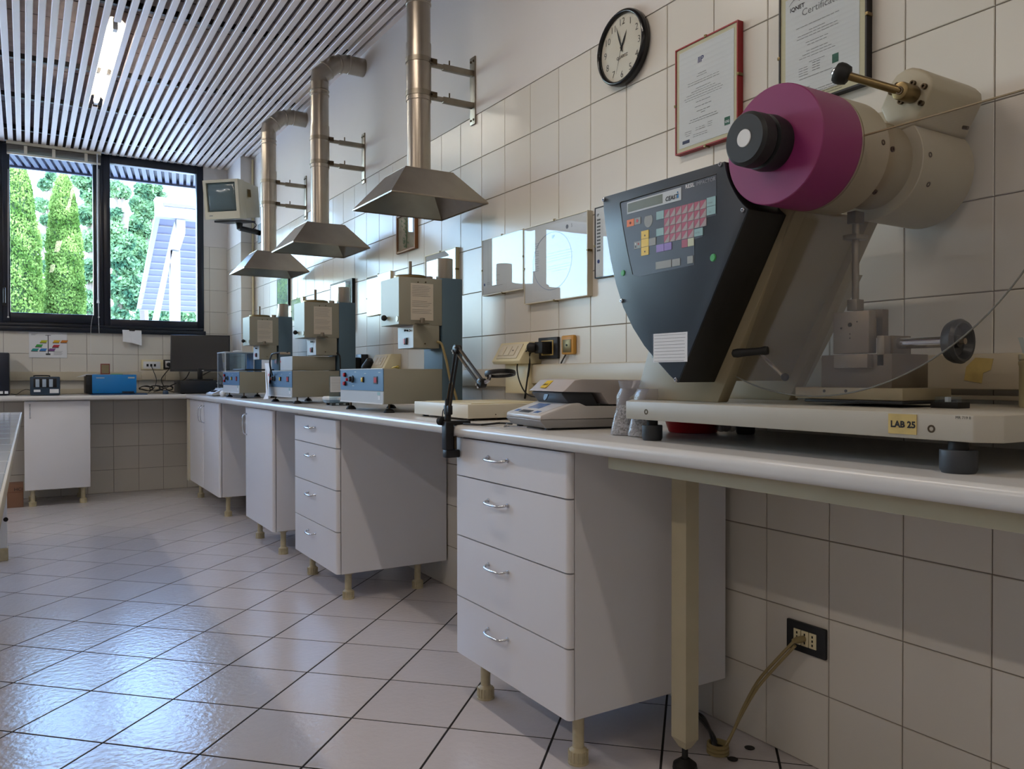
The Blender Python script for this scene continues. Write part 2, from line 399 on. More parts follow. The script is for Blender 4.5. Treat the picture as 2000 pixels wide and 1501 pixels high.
# ------------------------------------------------------------------ window band in the back wall
def frame_rect(mb, x0, x1, z0, z1, w, ya, yb, wt=None, wb=None):
    wt = wt or w; wb = wb or w
    mb.box(x0, x0+w, ya, yb, z0, z1); mb.box(x1-w, x1, ya, yb, z0, z1); mb.box(x0+w, x1-w, ya, yb, z0, z0+wb); mb.box(x0+w, x1-w, ya, yb, z1-wt, z1)
win = struct(MB().box(X0, WR+.012, BY-.035, BY+.02, 1.395, 1.435).build('window_1', m_win, bevel=.004))
sill2 = MB().box(X0, WR-.005, BY-.02, BY+.06, 1.435, 1.462).build('sill', m_win, win, bevel=.004)
def sash(x0, x1, kind):
    if kind == 'fixed':
        m = MB(); frame_rect(m, x0, x1, 1.46, 2.955, .058, BY-.012, BY+.06, .075, .062)
        m.build('frame', m_win, win, bevel=.003)
        g = (x0+.05, x1-.05, 1.505, 2.9)
    else:
        m = MB(); frame_rect(m, x0, x1, 1.46, 2.955, .05, BY-.012, BY+.06, .05, .04)
        m.build('frame', m_win, win, bevel=.003)
        m = MB(); frame_rect(m, x0+.035, x1-.035, 1.475, 2.93, .052, BY-.03, BY+.03, .052, .075)
        m.build('sash', m_win, win, bevel=.004)
        g = (x0+.08, x1-.08, 1.54, 2.88)
    MB().box(g[0], g[1], BY+.012, BY+.018, g[2], g[3]).build('pane', m_glass, win)
sash(.59, WR, 'fixed')
sash(-.18, .60, 'open')
xx = -.18
for k in range(5):
    sash(xx-.79, xx, 'fixed' if k % 2 == 0 else 'open'); xx -= .78
hp = PY(8, 560, BY-.03)
m = MB(); m.box(-.15, -.118, BY-.045, BY-.03, 1.6, 1.76); m.tube([(-.135, BY-.045, 1.74), (-.135, BY-.085, 1.735), (-.135, BY-.09, 1.66), (-.135, BY-.088, 1.62)], .009); m.build('handle', m_black, win, smooth=True)
for xx_ in (16, 193):
    p = PY(xx_, 619, BY-.035); MB().ball(p, .008, 10, 6).build('stop', m_white, win, smooth=True)
    q = PY(xx_, 330, BY-.035); MB().tube([p, q], .0015, 5).build('guide_wire', m_white, win)
# rolled blind over the left sash
bl = thing('roller_blind', 'slatted grey blind drawn up at the top of the left window pane', 'blind', (.22, BY-.05, 2.94))
a = PY(12, 277, BY-.05); b = PY(197, 299, BY-.05)
MB().box(a.x, b.x, BY-.075, BY-.035, 2.925, 2.948).build('head_rail', m_pvc, bl)
m_bslat = M('translucent blind slat', '8d8880', .45)
for k in range(9):
    z = 2.915-.0065*k; MB().box(a.x+.003, b.x-.003, BY-.072, BY-.04, z-.0022, z).build('slat', m_bslat, bl)
MB().box(a.x+.003, b.x-.003, BY-.07, BY-.042, 2.842, 2.856).build('bottom_rail', m_pvc, bl, bevel=.003)
for xp in (50, 105, 168):
    p = PY(xp, 300, BY-.075); MB().box(p.x-.012, p.x+.012, BY-.077, BY-.075, 2.845, 2.92).build('clip', m_pvc, bl)
w = PY(190, 330, BY-.08); MB().tube([(w.x, w.y, 2.93), (w.x, w.y, 1.66)], .005, 8).build('wand', m_white, bl, smooth=True)
MB().cyl((w.x, w.y, 1.65), (w.x, w.y, 1.70), .011, .004, 10).build('cord_bell', m_white, bl, smooth=True)
MB().tube([(w.x, w.y, 1.66), (w.x+.003, w.y, 1.5), (w.x+.006, w.y, 1.39)], .002, 6).build('cord', m_white, bl)
MB().tube([(w.x-.04, w.y, 1.55), (w.x-.052, w.y, 1.48), (w.x-.058, w.y, 1.40), (w.x-.06, w.y, 1.2)], .0013, 6).build('cord', m_white, bl)

# ================================================================== outside
gr = struct(MB().box(-40, 60, BY+.35, 90, -.6, -.5).build('ground', M('pale bounce ground', 'd6d2ca', .9, var=.06, vscale=.8)))  # out of view; made pale so its bounce brightens the ceiling
# ribbed roof overhang above the window
ev = thing('roof_overhang', 'grey ribbed metal roof overhang seen through the window tops', 'roof overhang', (-1, BY+.9, 3.16))
m_rib = M('blue grey ribbed metal', '4e5266', .45)
m_rib2 = M('dark ribbed metal', '22242e', .5)
MB().box(-5, 4, BY+.3, 9.42, 3.17, 3.2).build('deck', m_rib2, ev)
for k in range(106):
    x = -4.0+k*.072
    MB().prism([(x, BY+.3), (x+.042, BY+.3), (x+.042+.215, 9.40), (x+.215, 9.40)], 'z', 3.135, 3.17).build('rib', m_rib, ev)
MB().box(-5, 4, 9.40, 9.44, 3.115, 3.22).build('edge_trim', m_rib, ev)
# pitched canopy
cn = thing('canopy', 'white steel canopy with a ribbed sloping roof and one propped post', 'canopy', (4, 13.5, -.5))
m_cw = M('white painted steel', '85858e', .5); m_cg = M('lilac grey ribbed sheet', '54566c', .5)
tl = PY(312, 424, 13.0); bl_ = PY(271, 604, 17.0)
xr = 9.0; n = 14
for k in range(n):
    t0, t1 = k/n, (k+.94)/n
    L0 = tl.lerp(bl_, t0); L1 = tl.lerp(bl_, t1); L2 = tl.lerp(bl_, (k+1)/n)
    MB().add([(L0.x, L0.y, L0.z), (xr, L0.y, L0.z), (xr, L1.y, L1.z), (L1.x, L1.y, L1.z), (L0.x, L0.y, L0.z+.06), (xr, L0.y, L0.z+.06), (xr, L1.y, L1.z+.06), (L1.x, L1.y, L1.z+.06)],
             [(0, 1, 2, 3), (4, 7, 6, 5), (0, 4, 5, 1), (1, 5, 6, 2), (2, 6, 7, 3), (3, 7, 4, 0)]).build('roof_sheet', m_cg, cn)
    MB().box(L2.x, xr, L2.y-.02, L2.y, L2.z-.012, L2.z+.08).build('roof_rib', m_cw, cn)
f0 = PY(303, 386, 12.9); f1 = PY(303, 424, 12.9)
MB().box(f0.x, xr, 12.8, 12.98, f1.z, f0.z).build('fascia', m_cw, cn)
MB().box(f0.x+.1, xr, 12.78, 12.8, f1.z+.16, f0.z-.08).build('gutter', m_cg, cn)
MB().add([tuple(PY(303, 424, 12.95)), tuple(PY(313, 424, 12.95)), tuple(PY(276, 603, 16.95)), tuple(PY(268, 603, 16.95))]+[tuple(PY(a_, b_, c_)+Vector((0, .1, .02))) for a_, b_, c_ in ((303, 424, 12.95), (313, 424, 12.95), (276, 603, 16.95), (268, 603, 16.95))],
         [(0, 1, 2, 3), (7, 6, 5, 4), (0, 4, 5, 1), (1, 5, 6, 2), (2, 6, 7, 3), (3, 7, 4, 0)]).build('edge_beam', m_cw, cn)
a = PY(333, 488, 12.9); b = PY(352, 488, 12.9)
MB().box(a.x, b.x, 12.9, 13.05, -.5, a.z).build('post', m_cw, cn)
pts = [(345, 422), (362, 424), (362, 455), (351, 489), (335, 486), (345, 455)]
MB().prism([(PY(x, y, 12.85).x, PY(x, y, 12.85).z) for x, y in pts], 'y', 12.85, 12.98).build('bracket', m_cw, cn)
pts = [(342, 432), (345, 450), (308, 640), (296, 640)]
MB().prism([(PY(x, y, 12.88).x, PY(x, y, 12.88).z) for x, y in pts], 'y', 12.9, 13.02).build('brace', M('grey painted steel', '868996', .5), cn)

def leaves(mb, pts, s, rnd, flat=0):
    for p in pts:
        a = Vector((rnd.gauss(0, 1), rnd.gauss(0, 1), rnd.gauss(0, 1)+flat)).normalized(); b = a.cross(Vector((rnd.gauss(0, 1), rnd.gauss(0, 1), rnd.gauss(0, 1)))).normalized()
        k = s*rnd.uniform(.6, 1.3); mb.add([p-a*k, p+b*k*.6, p+a*k, p-b*k*.6], [(0, 1, 2, 3)])
m_cy = leafmat('cypress foliage', '4c6a30', '93b060', .4)
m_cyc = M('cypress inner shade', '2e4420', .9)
def cypress(px0, px1, topy, Y, label):
    rnd = random.Random(int(px0)+5); c = PY((px0+px1)/2, 700, Y); top = PY((px0+px1)/2, topy, Y).z
    R = (PY(px1, 600, Y).x-PY(px0, 600, Y).x)/2; base = -.5
    tab = [(0, .02), (.05, .2), (.17, .40), (.49, .62), (.88, .77), (1.28, .88), (2.06, 1), (9, 1.02)]
    def rad(z):
        q = top-z
        for (a0, b0), (a1, b1) in zip(tab, tab[1:]):
            if q <= a1: return R*(b0+(b1-b0)*max(0, q-a0)/(a1-a0))
        return R
    t = thing('cypress', label, 'tree', (c.x, Y, base), 'clipped cypresses outside')
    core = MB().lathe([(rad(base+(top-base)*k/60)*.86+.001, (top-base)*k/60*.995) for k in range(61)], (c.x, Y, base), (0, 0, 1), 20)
    core.build('trunk_or_core', m_cyc, t)  # core, no wood: its dark colour stands in for shade among the leaves
    m = MB(); pts = []
    while len(pts) < 26000:
        z = rnd.uniform(.6, top); a = rnd.uniform(0, 2*PI); r = rad(z)
        if rnd.random() > r/R+.05: continue
        r = r*(1+.05*math.sin(a*5+z*3)+.04*math.sin(z*9+a*2))*rnd.uniform(.86, 1.05)
        pts.append(Vector((c.x+math.cos(a)*r, Y+math.sin(a)*r, z)))
    leaves(m, pts, .022, rnd, 1.6); f = m.build('foliage', m_cy, t); f['kind'] = 'stuff'
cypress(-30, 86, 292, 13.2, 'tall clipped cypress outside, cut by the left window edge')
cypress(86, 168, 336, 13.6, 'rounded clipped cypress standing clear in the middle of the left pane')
m_tr = leafmat('tree foliage', '3a5e48', '86a878', .4); m_bark = M('grey bark', '6b6258', .9)
def tree(px, Y, blobs, label, n, s=.07, seed=1, base=-.5):
    rnd = random.Random(seed); c = PY(px, 640, Y)
    t = thing('deciduous_tree', label, 'tree', (c.x, Y, base), 'trees behind the cypresses')
    bs = [(PY(x, y, Y), r*proj(PY(x, y, Y))[2]/F) for x, y, r in blobs]
    tr = MB(); tr.tube([(c.x, Y, base), (c.x+.05, Y, 1.5), (c.x, Y, 3), (c.x+.1, Y, 4.4)], .09, 8)
    for p, r in bs: tr.tube([(c.x, Y, min(p.z-.4, 3)), (c.x*.5+p.x*.5, Y, p.z-.5), p], .03, 6)
    tr.build('trunk_or_core', m_bark, t)
    m = MB(); pts = []
    tot = sum(r*r for _, r in bs)
    for p, r in bs:
        for _ in range(int(n*r*r/tot)):
            v = Vector((rnd.gauss(0, 1), rnd.gauss(0, 1), rnd.gauss(0, 1))).normalized()*r*rnd.uniform(.25, 1)**.6
            pts.append(p+Vector((v.x*1.1, v.y, v.z)))
    leaves(m, pts, s, rnd); f = m.build('foliage', m_tr, t); f['kind'] = 'stuff'
tree(100, 20, [(88, 360, 12), (100, 345, 10), (80, 400, 14), (92, 430, 12), (80, 470, 14), (90, 520, 14), (84, 560, 16), (88, 600, 16)], 'pale thin tree seen between the two cypresses', 4800, .05, 3)
tree(178, 19, [(165, 350, 22), (180, 380, 20), (172, 420, 22), (180, 470, 24), (176, 530, 26), (178, 590, 26), (190, 350, 18)], 'dense leafy tree beside the right flank of the rounded cypress', 9500, .05, 4)
tree(235, 18, [(225, 370, 18), (240, 375, 14), (228, 420, 14), (225, 450, 20), (238, 470, 22), (228, 500, 24), (245, 520, 24), (230, 560, 26), (250, 580, 26), (262, 550, 22), (226, 620, 24)], 'leafy tree filling the left part of the right pane', 11000, .05, 5)
tree(280, 19.5, [(285, 372, 20), (300, 368, 15), (275, 400, 20), (288, 410, 20), (270, 440, 22), (282, 450, 20), (262, 470, 20), (275, 490, 22), (268, 520, 20), (316, 384, 9)], 'tall leafy tree rising just left of the white canopy', 11000, .05, 6)
tree(330, 24, [(300, 620, 22), (330, 618, 20), (360, 616, 20), (380, 618, 22), (280, 625, 24), (395, 620, 20)], 'low bushy tree showing beneath the canopy roof', 5000, .055, 8)
cy = thing('small_conifer', 'small dark conifer low in the right window pane', 'tree', tuple(PY(228, 640, 22).xy)+(-.5,))
c = PY(228, 640, 22); tp = PY(228, 588, 22); rnd = random.Random(2); pts = []
MB().tube([(c.x, 22, -.5), (c.x, 22, tp.z-.2)], .06, 6).build('trunk_or_core', m_bark, cy)
while len(pts) < 2500:
    z = rnd.uniform(0, tp.z); r = .42*(1-z/tp.z)**.7+.02; a = rnd.uniform(0, 2*PI); pts.append(Vector((c.x+math.cos(a)*r*rnd.uniform(.5, 1), 22+math.sin(a)*r, z)))
m = MB(); leaves(m, pts, .05, rnd); f = m.build('foliage', leafmat('conifer foliage', '1f4a4a', '3c7468', .3), cy); f['kind'] = 'stuff'

# ================================================================== worktops and cabinets
ZB, ZT = .832, .868
def worktop(y0, y1, fx, name, label):
    prof = [(WX-.004, ZB), (WX-.004, ZT), (fx+.016, ZT)]+[(fx+.016-.016*math.sin(a), ZT-.016+.016*math.cos(a)) for a in [PI/12*k for k in range(1, 6)]]+[(fx, ZT-.016), (fx, ZB+.012)]+[(fx+.012-.012*math.cos(a), ZB+.012-.012*math.sin(a)) for a in [PI/8*k for k in range(1, 5)]]
    o = MB().prism(prof, 'y', y0, y1).build(name, m_top, smooth=True); tag(o, label, 'worktop', 'laminate worktops'); return o
worktop(-.6, 2.243, 1.14, 'worktop', 'near pale grey worktop under the big impact tester')
worktop(2.247, 7.14, 1.157, 'worktop', 'long pale grey worktop carrying the three blue grey testing machines')
BFY = 7.15
prof = [(BY-.004, ZB), (BY-.004, ZT), (BFY+.016, ZT)]+[(BFY+.016-.016*math.sin(a), ZT-.016+.016*math.cos(a)) for a in [PI/12*k for k in range(1, 7)]]+[(BFY, ZB+.012)]+[(BFY+.012-.012*math.cos(a), ZB+.012-.012*math.sin(a)) for a in [PI/8*k for k in range(1, 5)]]
o = MB().prism(prof, 'x', -3.7, COLX-.004).build('worktop', m_top, smooth=True); tag(o, 'pale worktop below the window carrying the blue instrument', 'worktop', 'laminate worktops')

def leg(parent, x, y, h=.13):
    m = MB(); m.lathe([(.026, h), (.026, h-.012), (.016, h-.016), (.0155, .042), (.016, .042), (.024, .034), (.025, .006), (.028, .004), (.028, 0)][::-1], (x, y, 0), (0, 0, 1), 20)
    for k in range(14):
        a = 2*PI*k/14; cx, cy = x+.0245*math.cos(a), y+.0245*math.sin(a); m.box(cx-.002, cx+.002, cy-.002, cy+.002, .006, .034)
    return m.build('leg', m_leg, parent, smooth=True, angle=30)
def bow(parent, a, b, out, r=.0042):
    a = Vector(a); b = Vector(b); out = Vector(out); m = MB()
    pts = [a, a+out*.55+(b-a)*.04]+[a+(b-a)*t+out*(.75+.25*math.sin(PI*t)) for t in (.15, .32, .5, .68, .85)]+[b+out*.55-(b-a)*.04, b]
    m.tube(pts, r, 8, 3); m.cyl(a, a+out*.12, r*1.5, n=10); m.cyl(b, b+out*.12, r*1.5, n=10)
    return m.build('handle', m_chrome, parent, smooth=True, angle=50)
def roundfront(fx, y0, y1, z0, z1, th=.018, r=.014):
    """a drawer or door front facing -x whose two upright edges are rounded"""
    p = [(fx+th, y0), (fx+r, y0)]+[(fx+r-r*math.sin(a), y0+r-r*math.cos(a)) for a in [PI/10*k for k in range(1, 6)]]+[(fx+r-r*math.cos(a), y1-r+r*math.sin(a)) for a in [PI/10*k for k in range(0, 6)]]+[(fx+th, y1)]
    return MB().prism(p, 'z', z0, z1)
def drawer_cab(fx, y0, y1, label, zs):
    c = thing('drawer_cabinet', label, 'cabinet', (fx+.25, (y0+y1)/2, 0), 'white cabinets under the right worktop')
    MB().box(fx+.022, (WX-.025 if fx < 1.17 else WX-.012), y0+.001, y1-.001, zs[-1], ZB-.003).build('body', m_lam, c, bevel=.0015, seg=1)
    for k in range(4):
        z1, z0 = zs[k]-.002, zs[k+1]+.002
        d = roundfront(fx, y0, y1, z0, z1).build('drawer', m_lam, c, smooth=True, angle=25)
        zh = z1-(.045 if k == 0 else .052); ym = (y0+y1)/2+.03
        if fx < 1.17: ym = PX(973, 892, fx).y
        bow(d, (fx, ym+.055, zh), (fx, ym-.055, zh), (-.028, 0, -.005))
    for x, y in ((fx+.075, y0+.06), (fx+.075, y1-.06), (WX-.14, y0+.06), (WX-.14, y1-.06)): leg(c, x, y, zs[-1])
    return c
FX1 = 1.165; y0 = PX(1110, 1000, FX1).y; y1 = 2.238
drawer_cab(FX1, y0, y1, 'large near white cabinet of four drawers under the impact tester', [PX(1110, v, FX1).z for v in (883, 976, 1122, 1270, 1411)])
c2 = drawer_cab(1.187, 3.43, 4.08, 'white four-drawer cabinet below the middle hood, its side panel in view', [.822, .694, .505, .318, .127])
MB().cyl((1.6, 3.43, .77), (1.6, 3.424, .77), .007, n=10).build('screw_cap', m_chrome, c2)
# short filler cabinet edge behind the near one
def door_cab(fx, y0, y1, label, split, hz, side_z=.145):
    c = thing('door_cabinet', label, 'cabinet', (fx+.25, (y0+y1)/2, 0), 'white cabinets under the right worktop')
    MB().box(fx+.022, WX-.07, y0+.001, y1-.001, side_z, ZB-.003).build('body', m_lam, c, bevel=.0015, seg=1)
    ys = [y0, y1] if not split else [y0, (y0+y1)/2, y1]
    for k in range(len(ys)-1):
        d = roundfront(fx, ys[k]+.001, ys[k+1]-.001, side_z, ZB-.006).build('door', m_lam, c, smooth=True, angle=25)
        yh = ys[k+1]-.045 if k == 0 else ys[k]+.045
        bow(d, (fx, yh, hz), (fx, yh, hz-.13), (-.03, 0, 0), .004)
    for x, y in ((fx+.075, y0+.06), (fx+.075, y1-.06), (WX-.14, y0+.06), (WX-.14, y1-.06)): leg(c, x, y, side_z)
    return c
door_cab(1.187, 4.505, 5.15, 'narrow-looking white cabinet with a single door and one bow handle', False, .785, .14)
door_cab(1.187, 5.95, 7.12, 'white cabinet with two doors beside the window corner', True, .79, .147)
fx = 7.195
c = thing('door_cabinet', 'white single-door cabinet facing the room under the window worktop', 'cabinet', (.22, 7.4, 0))
MB().box(.0, .445, fx+.02, BY-.05, .135, ZB-.003).build('body', m_lam, c, bevel=.0015, seg=1)
d = MB().box(-.004, .449, fx, fx+.019, .133, ZB-.006).build('door', m_lam, c, bevel=.006)
bow(d, (.035, fx, .80), (.035, fx, .70), (0, -.03, 0), .004)
for x, y in ((.05, fx+.08), (.40, fx+.08), (.05, BY-.13), (.40, BY-.13)): leg(c, x, y, .133)
c = thing('door_cabinet', 'white cabinet end at the inner corner where the two worktops meet', 'cabinet', (1.18, 7.3, 0))
# bench support frame under the near worktop
sf = thing('bench_frame', 'cream steel leg and rail carrying the near worktop', 'bench frame', (1.44, 1.5, 0))
m_fr = M('chipped cream paint', 'b4ab90', .45, var=.06, vscale=9, dirt=('5a4f3c', 55, .8))
MB().box(1.205, 1.245, -.5, 1.515, .795, ZB).build('rail', m_fr, sf, bevel=.002)
MB().box(1.245, 1.70, 1.47, 1.51, .795, ZB).build('rail', m_fr, sf, bevel=.002)
m = MB(); m.box(1.427, 1.471, 1.478, 1.531, .085, .795)
m.loft([[(1.427, 1.478, .085), (1.471, 1.478, .085), (1.471, 1.531, .085), (1.427, 1.531, .085)], [(1.44, 1.492, .06), (1.458, 1.492, .06), (1.458, 1.517, .06), (1.44, 1.517, .06)]])
m.build('post', m_fr, sf)
m = MB(); m.cyl((1.449, 1.504, .03), (1.449, 1.504, .065), .008); m.lathe([(.03, 0), (.032, .006), (.03, .018), (.012, .032)], (1.449, 1.504, 0), (0, 0, 1), 24)
m.build('foot', m_rub, sf, smooth=True)
# remove the empty corner cabinet root
bpy.data.objects.remove(c)
# filler at the inner corner
o = MB().box(1.175, 1.19, 7.125, 7.19, .14, .825).build('corner_panel', m_edge); tag(o, 'narrow cream filler strip closing the inner corner between the cabinets', 'filler strip')
# white laminated bench at the left edge, tiled top
t = thing('side_bench', 'white tiled bench end cut off by the left edge of the photo', 'bench', (-.5, 3.8, 0))
TZ = .80
MB().box(-1.2, -.035, .8, 5.75, TZ-.035, TZ-.006).build('bench_top', m_lam, t)
m = MB().box(-.035, -.029, .8, 5.75, TZ-.034, TZ).build('edge_band', M('dull cream band', 'b5ae9c', .65), t, bevel=.001)
me = tilemesh(.286, .296, .006)
me.materials.append(M('glossy white bench tile', 'c4cad2', .09))
for a in range(4):
    for b in range(16):
        o = bpy.data.objects.new('tile', me); COL.objects.link(o); o.parent = t; o.location = Vector((-.179-.29*a, 5.6-.3*b, TZ-.006))-ORG[t]
MB().box(-.15, -.1, 5.2, 5.27, .07, TZ-.035).build('leg', m_white, t, bevel=.003)
MB().box(-.155, -.095, 5.195, 5.275, 0, .07).build('leg_shoe', m_leg, t, bevel=.004)
MB().cyl((-.105, 5.2, .23), (-.105, 5.19, .23), .012, n=12).build('screw_cap', m_black, t)
MB().box(-1.15, -1.1, 5.2, 5.27, 0, TZ-.035).build('leg', m_white, t, bevel=.003)
MB().box(-1.15, -1.1, .9, .97, 0, TZ-.035).build('leg', m_white, t, bevel=.003)
MB().box(-.25, -.2, .9, .97, 0, TZ-.035).build('leg', m_white, t, bevel=.003)
MB().box(-1.1, -.3, 1.0, 5.1, .5, .53).build('shelf', m_lam, t)
t.location = Vector(t.location)+Vector((.005, 0, 0)); t.rotation_euler = (0, 0, -math.radians(.3))
# cardboard box
t = thing('cardboard_box', 'brown cardboard box marked HCl on the floor beside the window cabinet', 'box', (-.09, 7.38, 0))
MB().box(-.19, -.012, 7.27, 7.5, 0, .175).build('carton', m_card, t, bevel=.003)
MB().box(-.19, -.012, 7.268, 7.27, .118, .122).build('flap_seam', M('dark cardboard', '6b4534', .9), t)
text('HCl', 'lettering', m_ink, t, (-.075, 7.2665, .13), XB, UP, .035)

# ------------------------------------------------------------------ cable trunking along the walls
m_tr = M('ivory trunking', 'b9ae98', .4, var=.02)
o = MB().box(WX-.045, WX-.005, -1.5, 2.71, .990, 1.066).build('trim_1', m_tr, bevel=.006); struct(o)
o = MB().box(WX-.022, WX-.005, -1.5, 2.71, .968, .978).build('trim_2', m_tr, bevel=.002); struct(o)
o = MB().box(WX-.045, WX-.005, 2.72, 7.19, .975, 1.05).build('trim_3', m_tr, bevel=.006); struct(o)
o = MB().box(-3.7, COLX-.005, BY-.045, BY-.005, .985, 1.06).build('trim_4', m_tr, bevel=.005); struct(o)
o = MB().box(-3.7, COLX-.005, BY-.018, BY-.005, .872, .915).build('trim_5', m_tr, bevel=.003); struct(o)

pt = [PX(x, y, WX-.0462) for x, y in ((1905, 698), (1940, 700), (1935, 722), (1920, 728), (1917, 748), (1883, 742), (1887, 716))]
tt = MB().prism([(p.y, p.z) for p in pt], 'x', WX-.0464, WX-.0452).build('tape_patch', m_tape, bpy.data.objects['trim_1'])
# ================================================================== impact tester
AY, AZ = 1.033, 1.461; PT = .960
T = thing('impact_tester', 'large pendulum impact tester with purple drum and dark keypad console', 'testing machine', (1.45, 1.15, ZT))
pf = [(1.222, 1.468), (1.222, .655), (1.25, .625), (1.70, .6), (1.72, .62), (1.72, 1.66), (1.42, 1.66)]
MB().prism(pf, 'z', .918, PT).build('base_plate', m_base, T, bevel=.002)
for x, y, r in ((1.262, 1.42, .024), (1.245, .69, .027), (1.60, 1.44, .024), (1.66, .69, .027)):
    f = MB().lathe([(r*.88, 0), (r, .006), (r, .034), (r*.97, .036)], (x, y, ZT), (0, 0, 1), 28).build('foot', m_foot, T, smooth=True)
    MB().cyl((x, y, .90), (x, y, .92), r*.55).build('stem', m_rub, f, smooth=True)
for px, py in ((1819, 837), (1262, 804)):
    p = PX(px, py, 1.222); MB().lathe([(.0062, 0), (.0062, .0012), (.0035, .0012), (.0035, .0004)], (p.x+.0006, p.y, p.z), (-1, 0, 0), 16).build('bolt_hole', m_bolt, T)
a = PX(1735, 807, 1.2208); b = PX(1790, 849, 1.2208)
t_ = MB().box(1.2206, 1.2216, a.y, b.y, b.z, a.z).build('label', m_tape, T); lab(t_, 'yellowed label reading LAB 25')
a = PX(1739, 831, 1.22); text('LAB 25', 'lettering', m_ink, t_, (1.2202, a.y, a.z-.0015), XM, UP, .0145, .0006)
a = PX(1866, 809, 1.2215); text('MR 719 8', 'lettering', m_ink, T, (1.2214, a.y, .9535), XM, UP, .006)
# leaning support plates and web
def plate(x0, x1):
    return MB().prism([(1.283, PT), (1.60, PT), (1.575, PT+.012), (1.555, .99), (1.40, 1.37), (1.063, 1.37)], 'x', x0, x1)
plate(1.335, 1.369).build('support_plate', m_creamd, T, bevel=.003)
plate(1.575, 1.608).build('support_plate', m_creamd, T, bevel=.003)
MB().add([(1.369, 1.285, 1.008), (1.575, 1.285, 1.008), (1.575, 1.085, 1.366), (1.369, 1.085, 1.366), (1.369, 1.292, 1.012), (1.575, 1.292, 1.012), (1.575, 1.092, 1.37), (1.369, 1.092, 1.37)],
         [(0, 1, 2, 3), (7, 6, 5, 4), (0, 4, 5, 1), (1, 5, 6, 2), (2, 6, 7, 3), (3, 7, 4, 0)]).build('web_panel', m_creamd, T)
MB().add([(1.608, 1.30, .97), (1.64, 1.30, .97), (1.64, 1.13, 1.25), (1.608, 1.13, 1.25), (1.608, 1.36, .97), (1.64, 1.36, .97), (1.64, 1.2, 1.25), (1.608, 1.2, 1.25)],
         [(0, 1, 2, 3), (7, 6, 5, 4), (0, 4, 5, 1), (1, 5, 6, 2), (2, 6, 7, 3), (3, 7, 4, 0)]).build('rear_cover', m_cream, T)
# drums along the x axis
def drum(prof, n=64): return MB().lathe([(r, x) for x, r in prof], (0, AY, AZ), (1, 0, 0), n)
drum([(1.221, .04), (1.221, .1115), (1.2225, .113), (1.333, .113), (1.333, .08)]).build('drum', m_purple, T, smooth=True)
o = drum([(1.333, .09), (1.333, .1115), (1.339, .1115), (1.339, .1095), (1.342, .1095), (1.342, .112), (1.419, .112), (1.421, .110), (1.421, .07)]).build('drum', m_cream, T, smooth=True); lab(o, 'cream drum behind the purple one')
drum([(1.41, .085), (1.46, .085), (1.54, .09)]).build('neck', m_creamd, T, smooth=True)
o = drum([(1.531, .05), (1.531, .1105), (1.5325, .112), (1.7165, .112), (1.718, .110), (1.718, .05)]).build('drum', m_cream, T, smooth=True); lab(o, 'large cream rear drum next to the wall')
k = MB().lathe([(.02, 0), (.044, 0), (.050, .006), (.051, .030), (.049, .033), (.044, .034), (.044, .04), (.051, .042), (.053, .062), (.05, .08)], (1.142, AY, AZ), (1, 0, 0), 48).build('knob', M('black knob plastic', '1c1e20', .5), T, smooth=True)
MB().lathe([(.001, 0), (.0155, 0), (.0165, .001), (.0165, .006)], (1.1405, AY, AZ), (1, 0, 0), 32).build('centre_cap', m_white, k, smooth=True)
m = MB()
for px, py, x in ((1725, 278, 1.40), (1744, 291, 1.45), (1817, 302, 1.545), (1709, 375, 1.40), (1813, 360, 1.56)):
    d = ray(px, py); dd = Vector((d.x, d.y, d.z))
    # find where the ray meets the drum surface, for a hole there
    o_ = Vector((0, 0, H)); A_ = dd.y**2+dd.z**2; B_ = 2*(dd.y*(o_.y-AY)+dd.z*(o_.z-AZ)); C_ = (o_.y-AY)**2+(o_.z-AZ)**2-.112**2; D_ = B_*B_-4*A_*C_
    if D_ > 0:
        q = o_+dd*((-B_-math.sqrt(D_))/(2*A_)); nrm = Vector((0, q.y-AY, q.z-AZ)).normalized()
        m.lathe([(.0055, -.002), (.0055, .001), (.003, .001), (.003, -.001)], q, nrm, 14)
m.build('screw', m_bolt, T, smooth=True)
# motor housing on the rear drum
hp = [(1822, 168), (1820, 150), (1810, 140), (1795, 133), (1780, 131), (1766, 135), (1750, 146), (1738, 163), (1730, 185), (1718, 213), (1740, 262), (1789, 242)]
HPX = 1.528
poly = [(PX(x, y, HPX).y, PX(x, y, HPX).z) for x, y in hp]
MB().prism(poly, 'x', HPX, 1.712).build('motor_housing', m_cream, T, bevel=.006, seg=3)
p = PX(1880, 250, 1.66); MB().cyl((1.64, p.y-.012, p.z-.005), (1.64, p.y-.022, p.z-.009), .004, n=12).build('screw', m_bolt, T, smooth=True)
hc = PX(1783, 185, HPX); lx = HPX-.045
L = MB().cyl((HPX, hc.y, hc.z), (lx, hc.y, hc.z), .0175, .0175, 24).build('lever_hub', m_brass, T, bevel=.002)
MB().lathe([(.008, 0), (.008, .002), (.005, .002), (.005, .0)], (lx, hc.y, hc.z), (-1, 0, 0), 16).build('socket_screw', m_bolt, L, smooth=True)
for dx, dy in ((-28, -18), (2, -22), (24, -16), (18, 17), (-22, 14), (-40, -4)):
    p = PX(1783+dx, 185+dy, HPX); s_ = MB().lathe([(.0055, 0), (.0055, .007), (.003, .007), (.003, .004)], (HPX, p.y, p.z), (-1, 0, 0), 14).build('bolt', m_bolt, T, smooth=True)
ka = PX(1769, 181, lx+.012); kb = PX(1650, 146, lx-.05)
MB().cyl(ka, kb, .0082, .0082, 16).build('lever', m_brass, T, smooth=True)
d_ = (kb-ka).normalized()
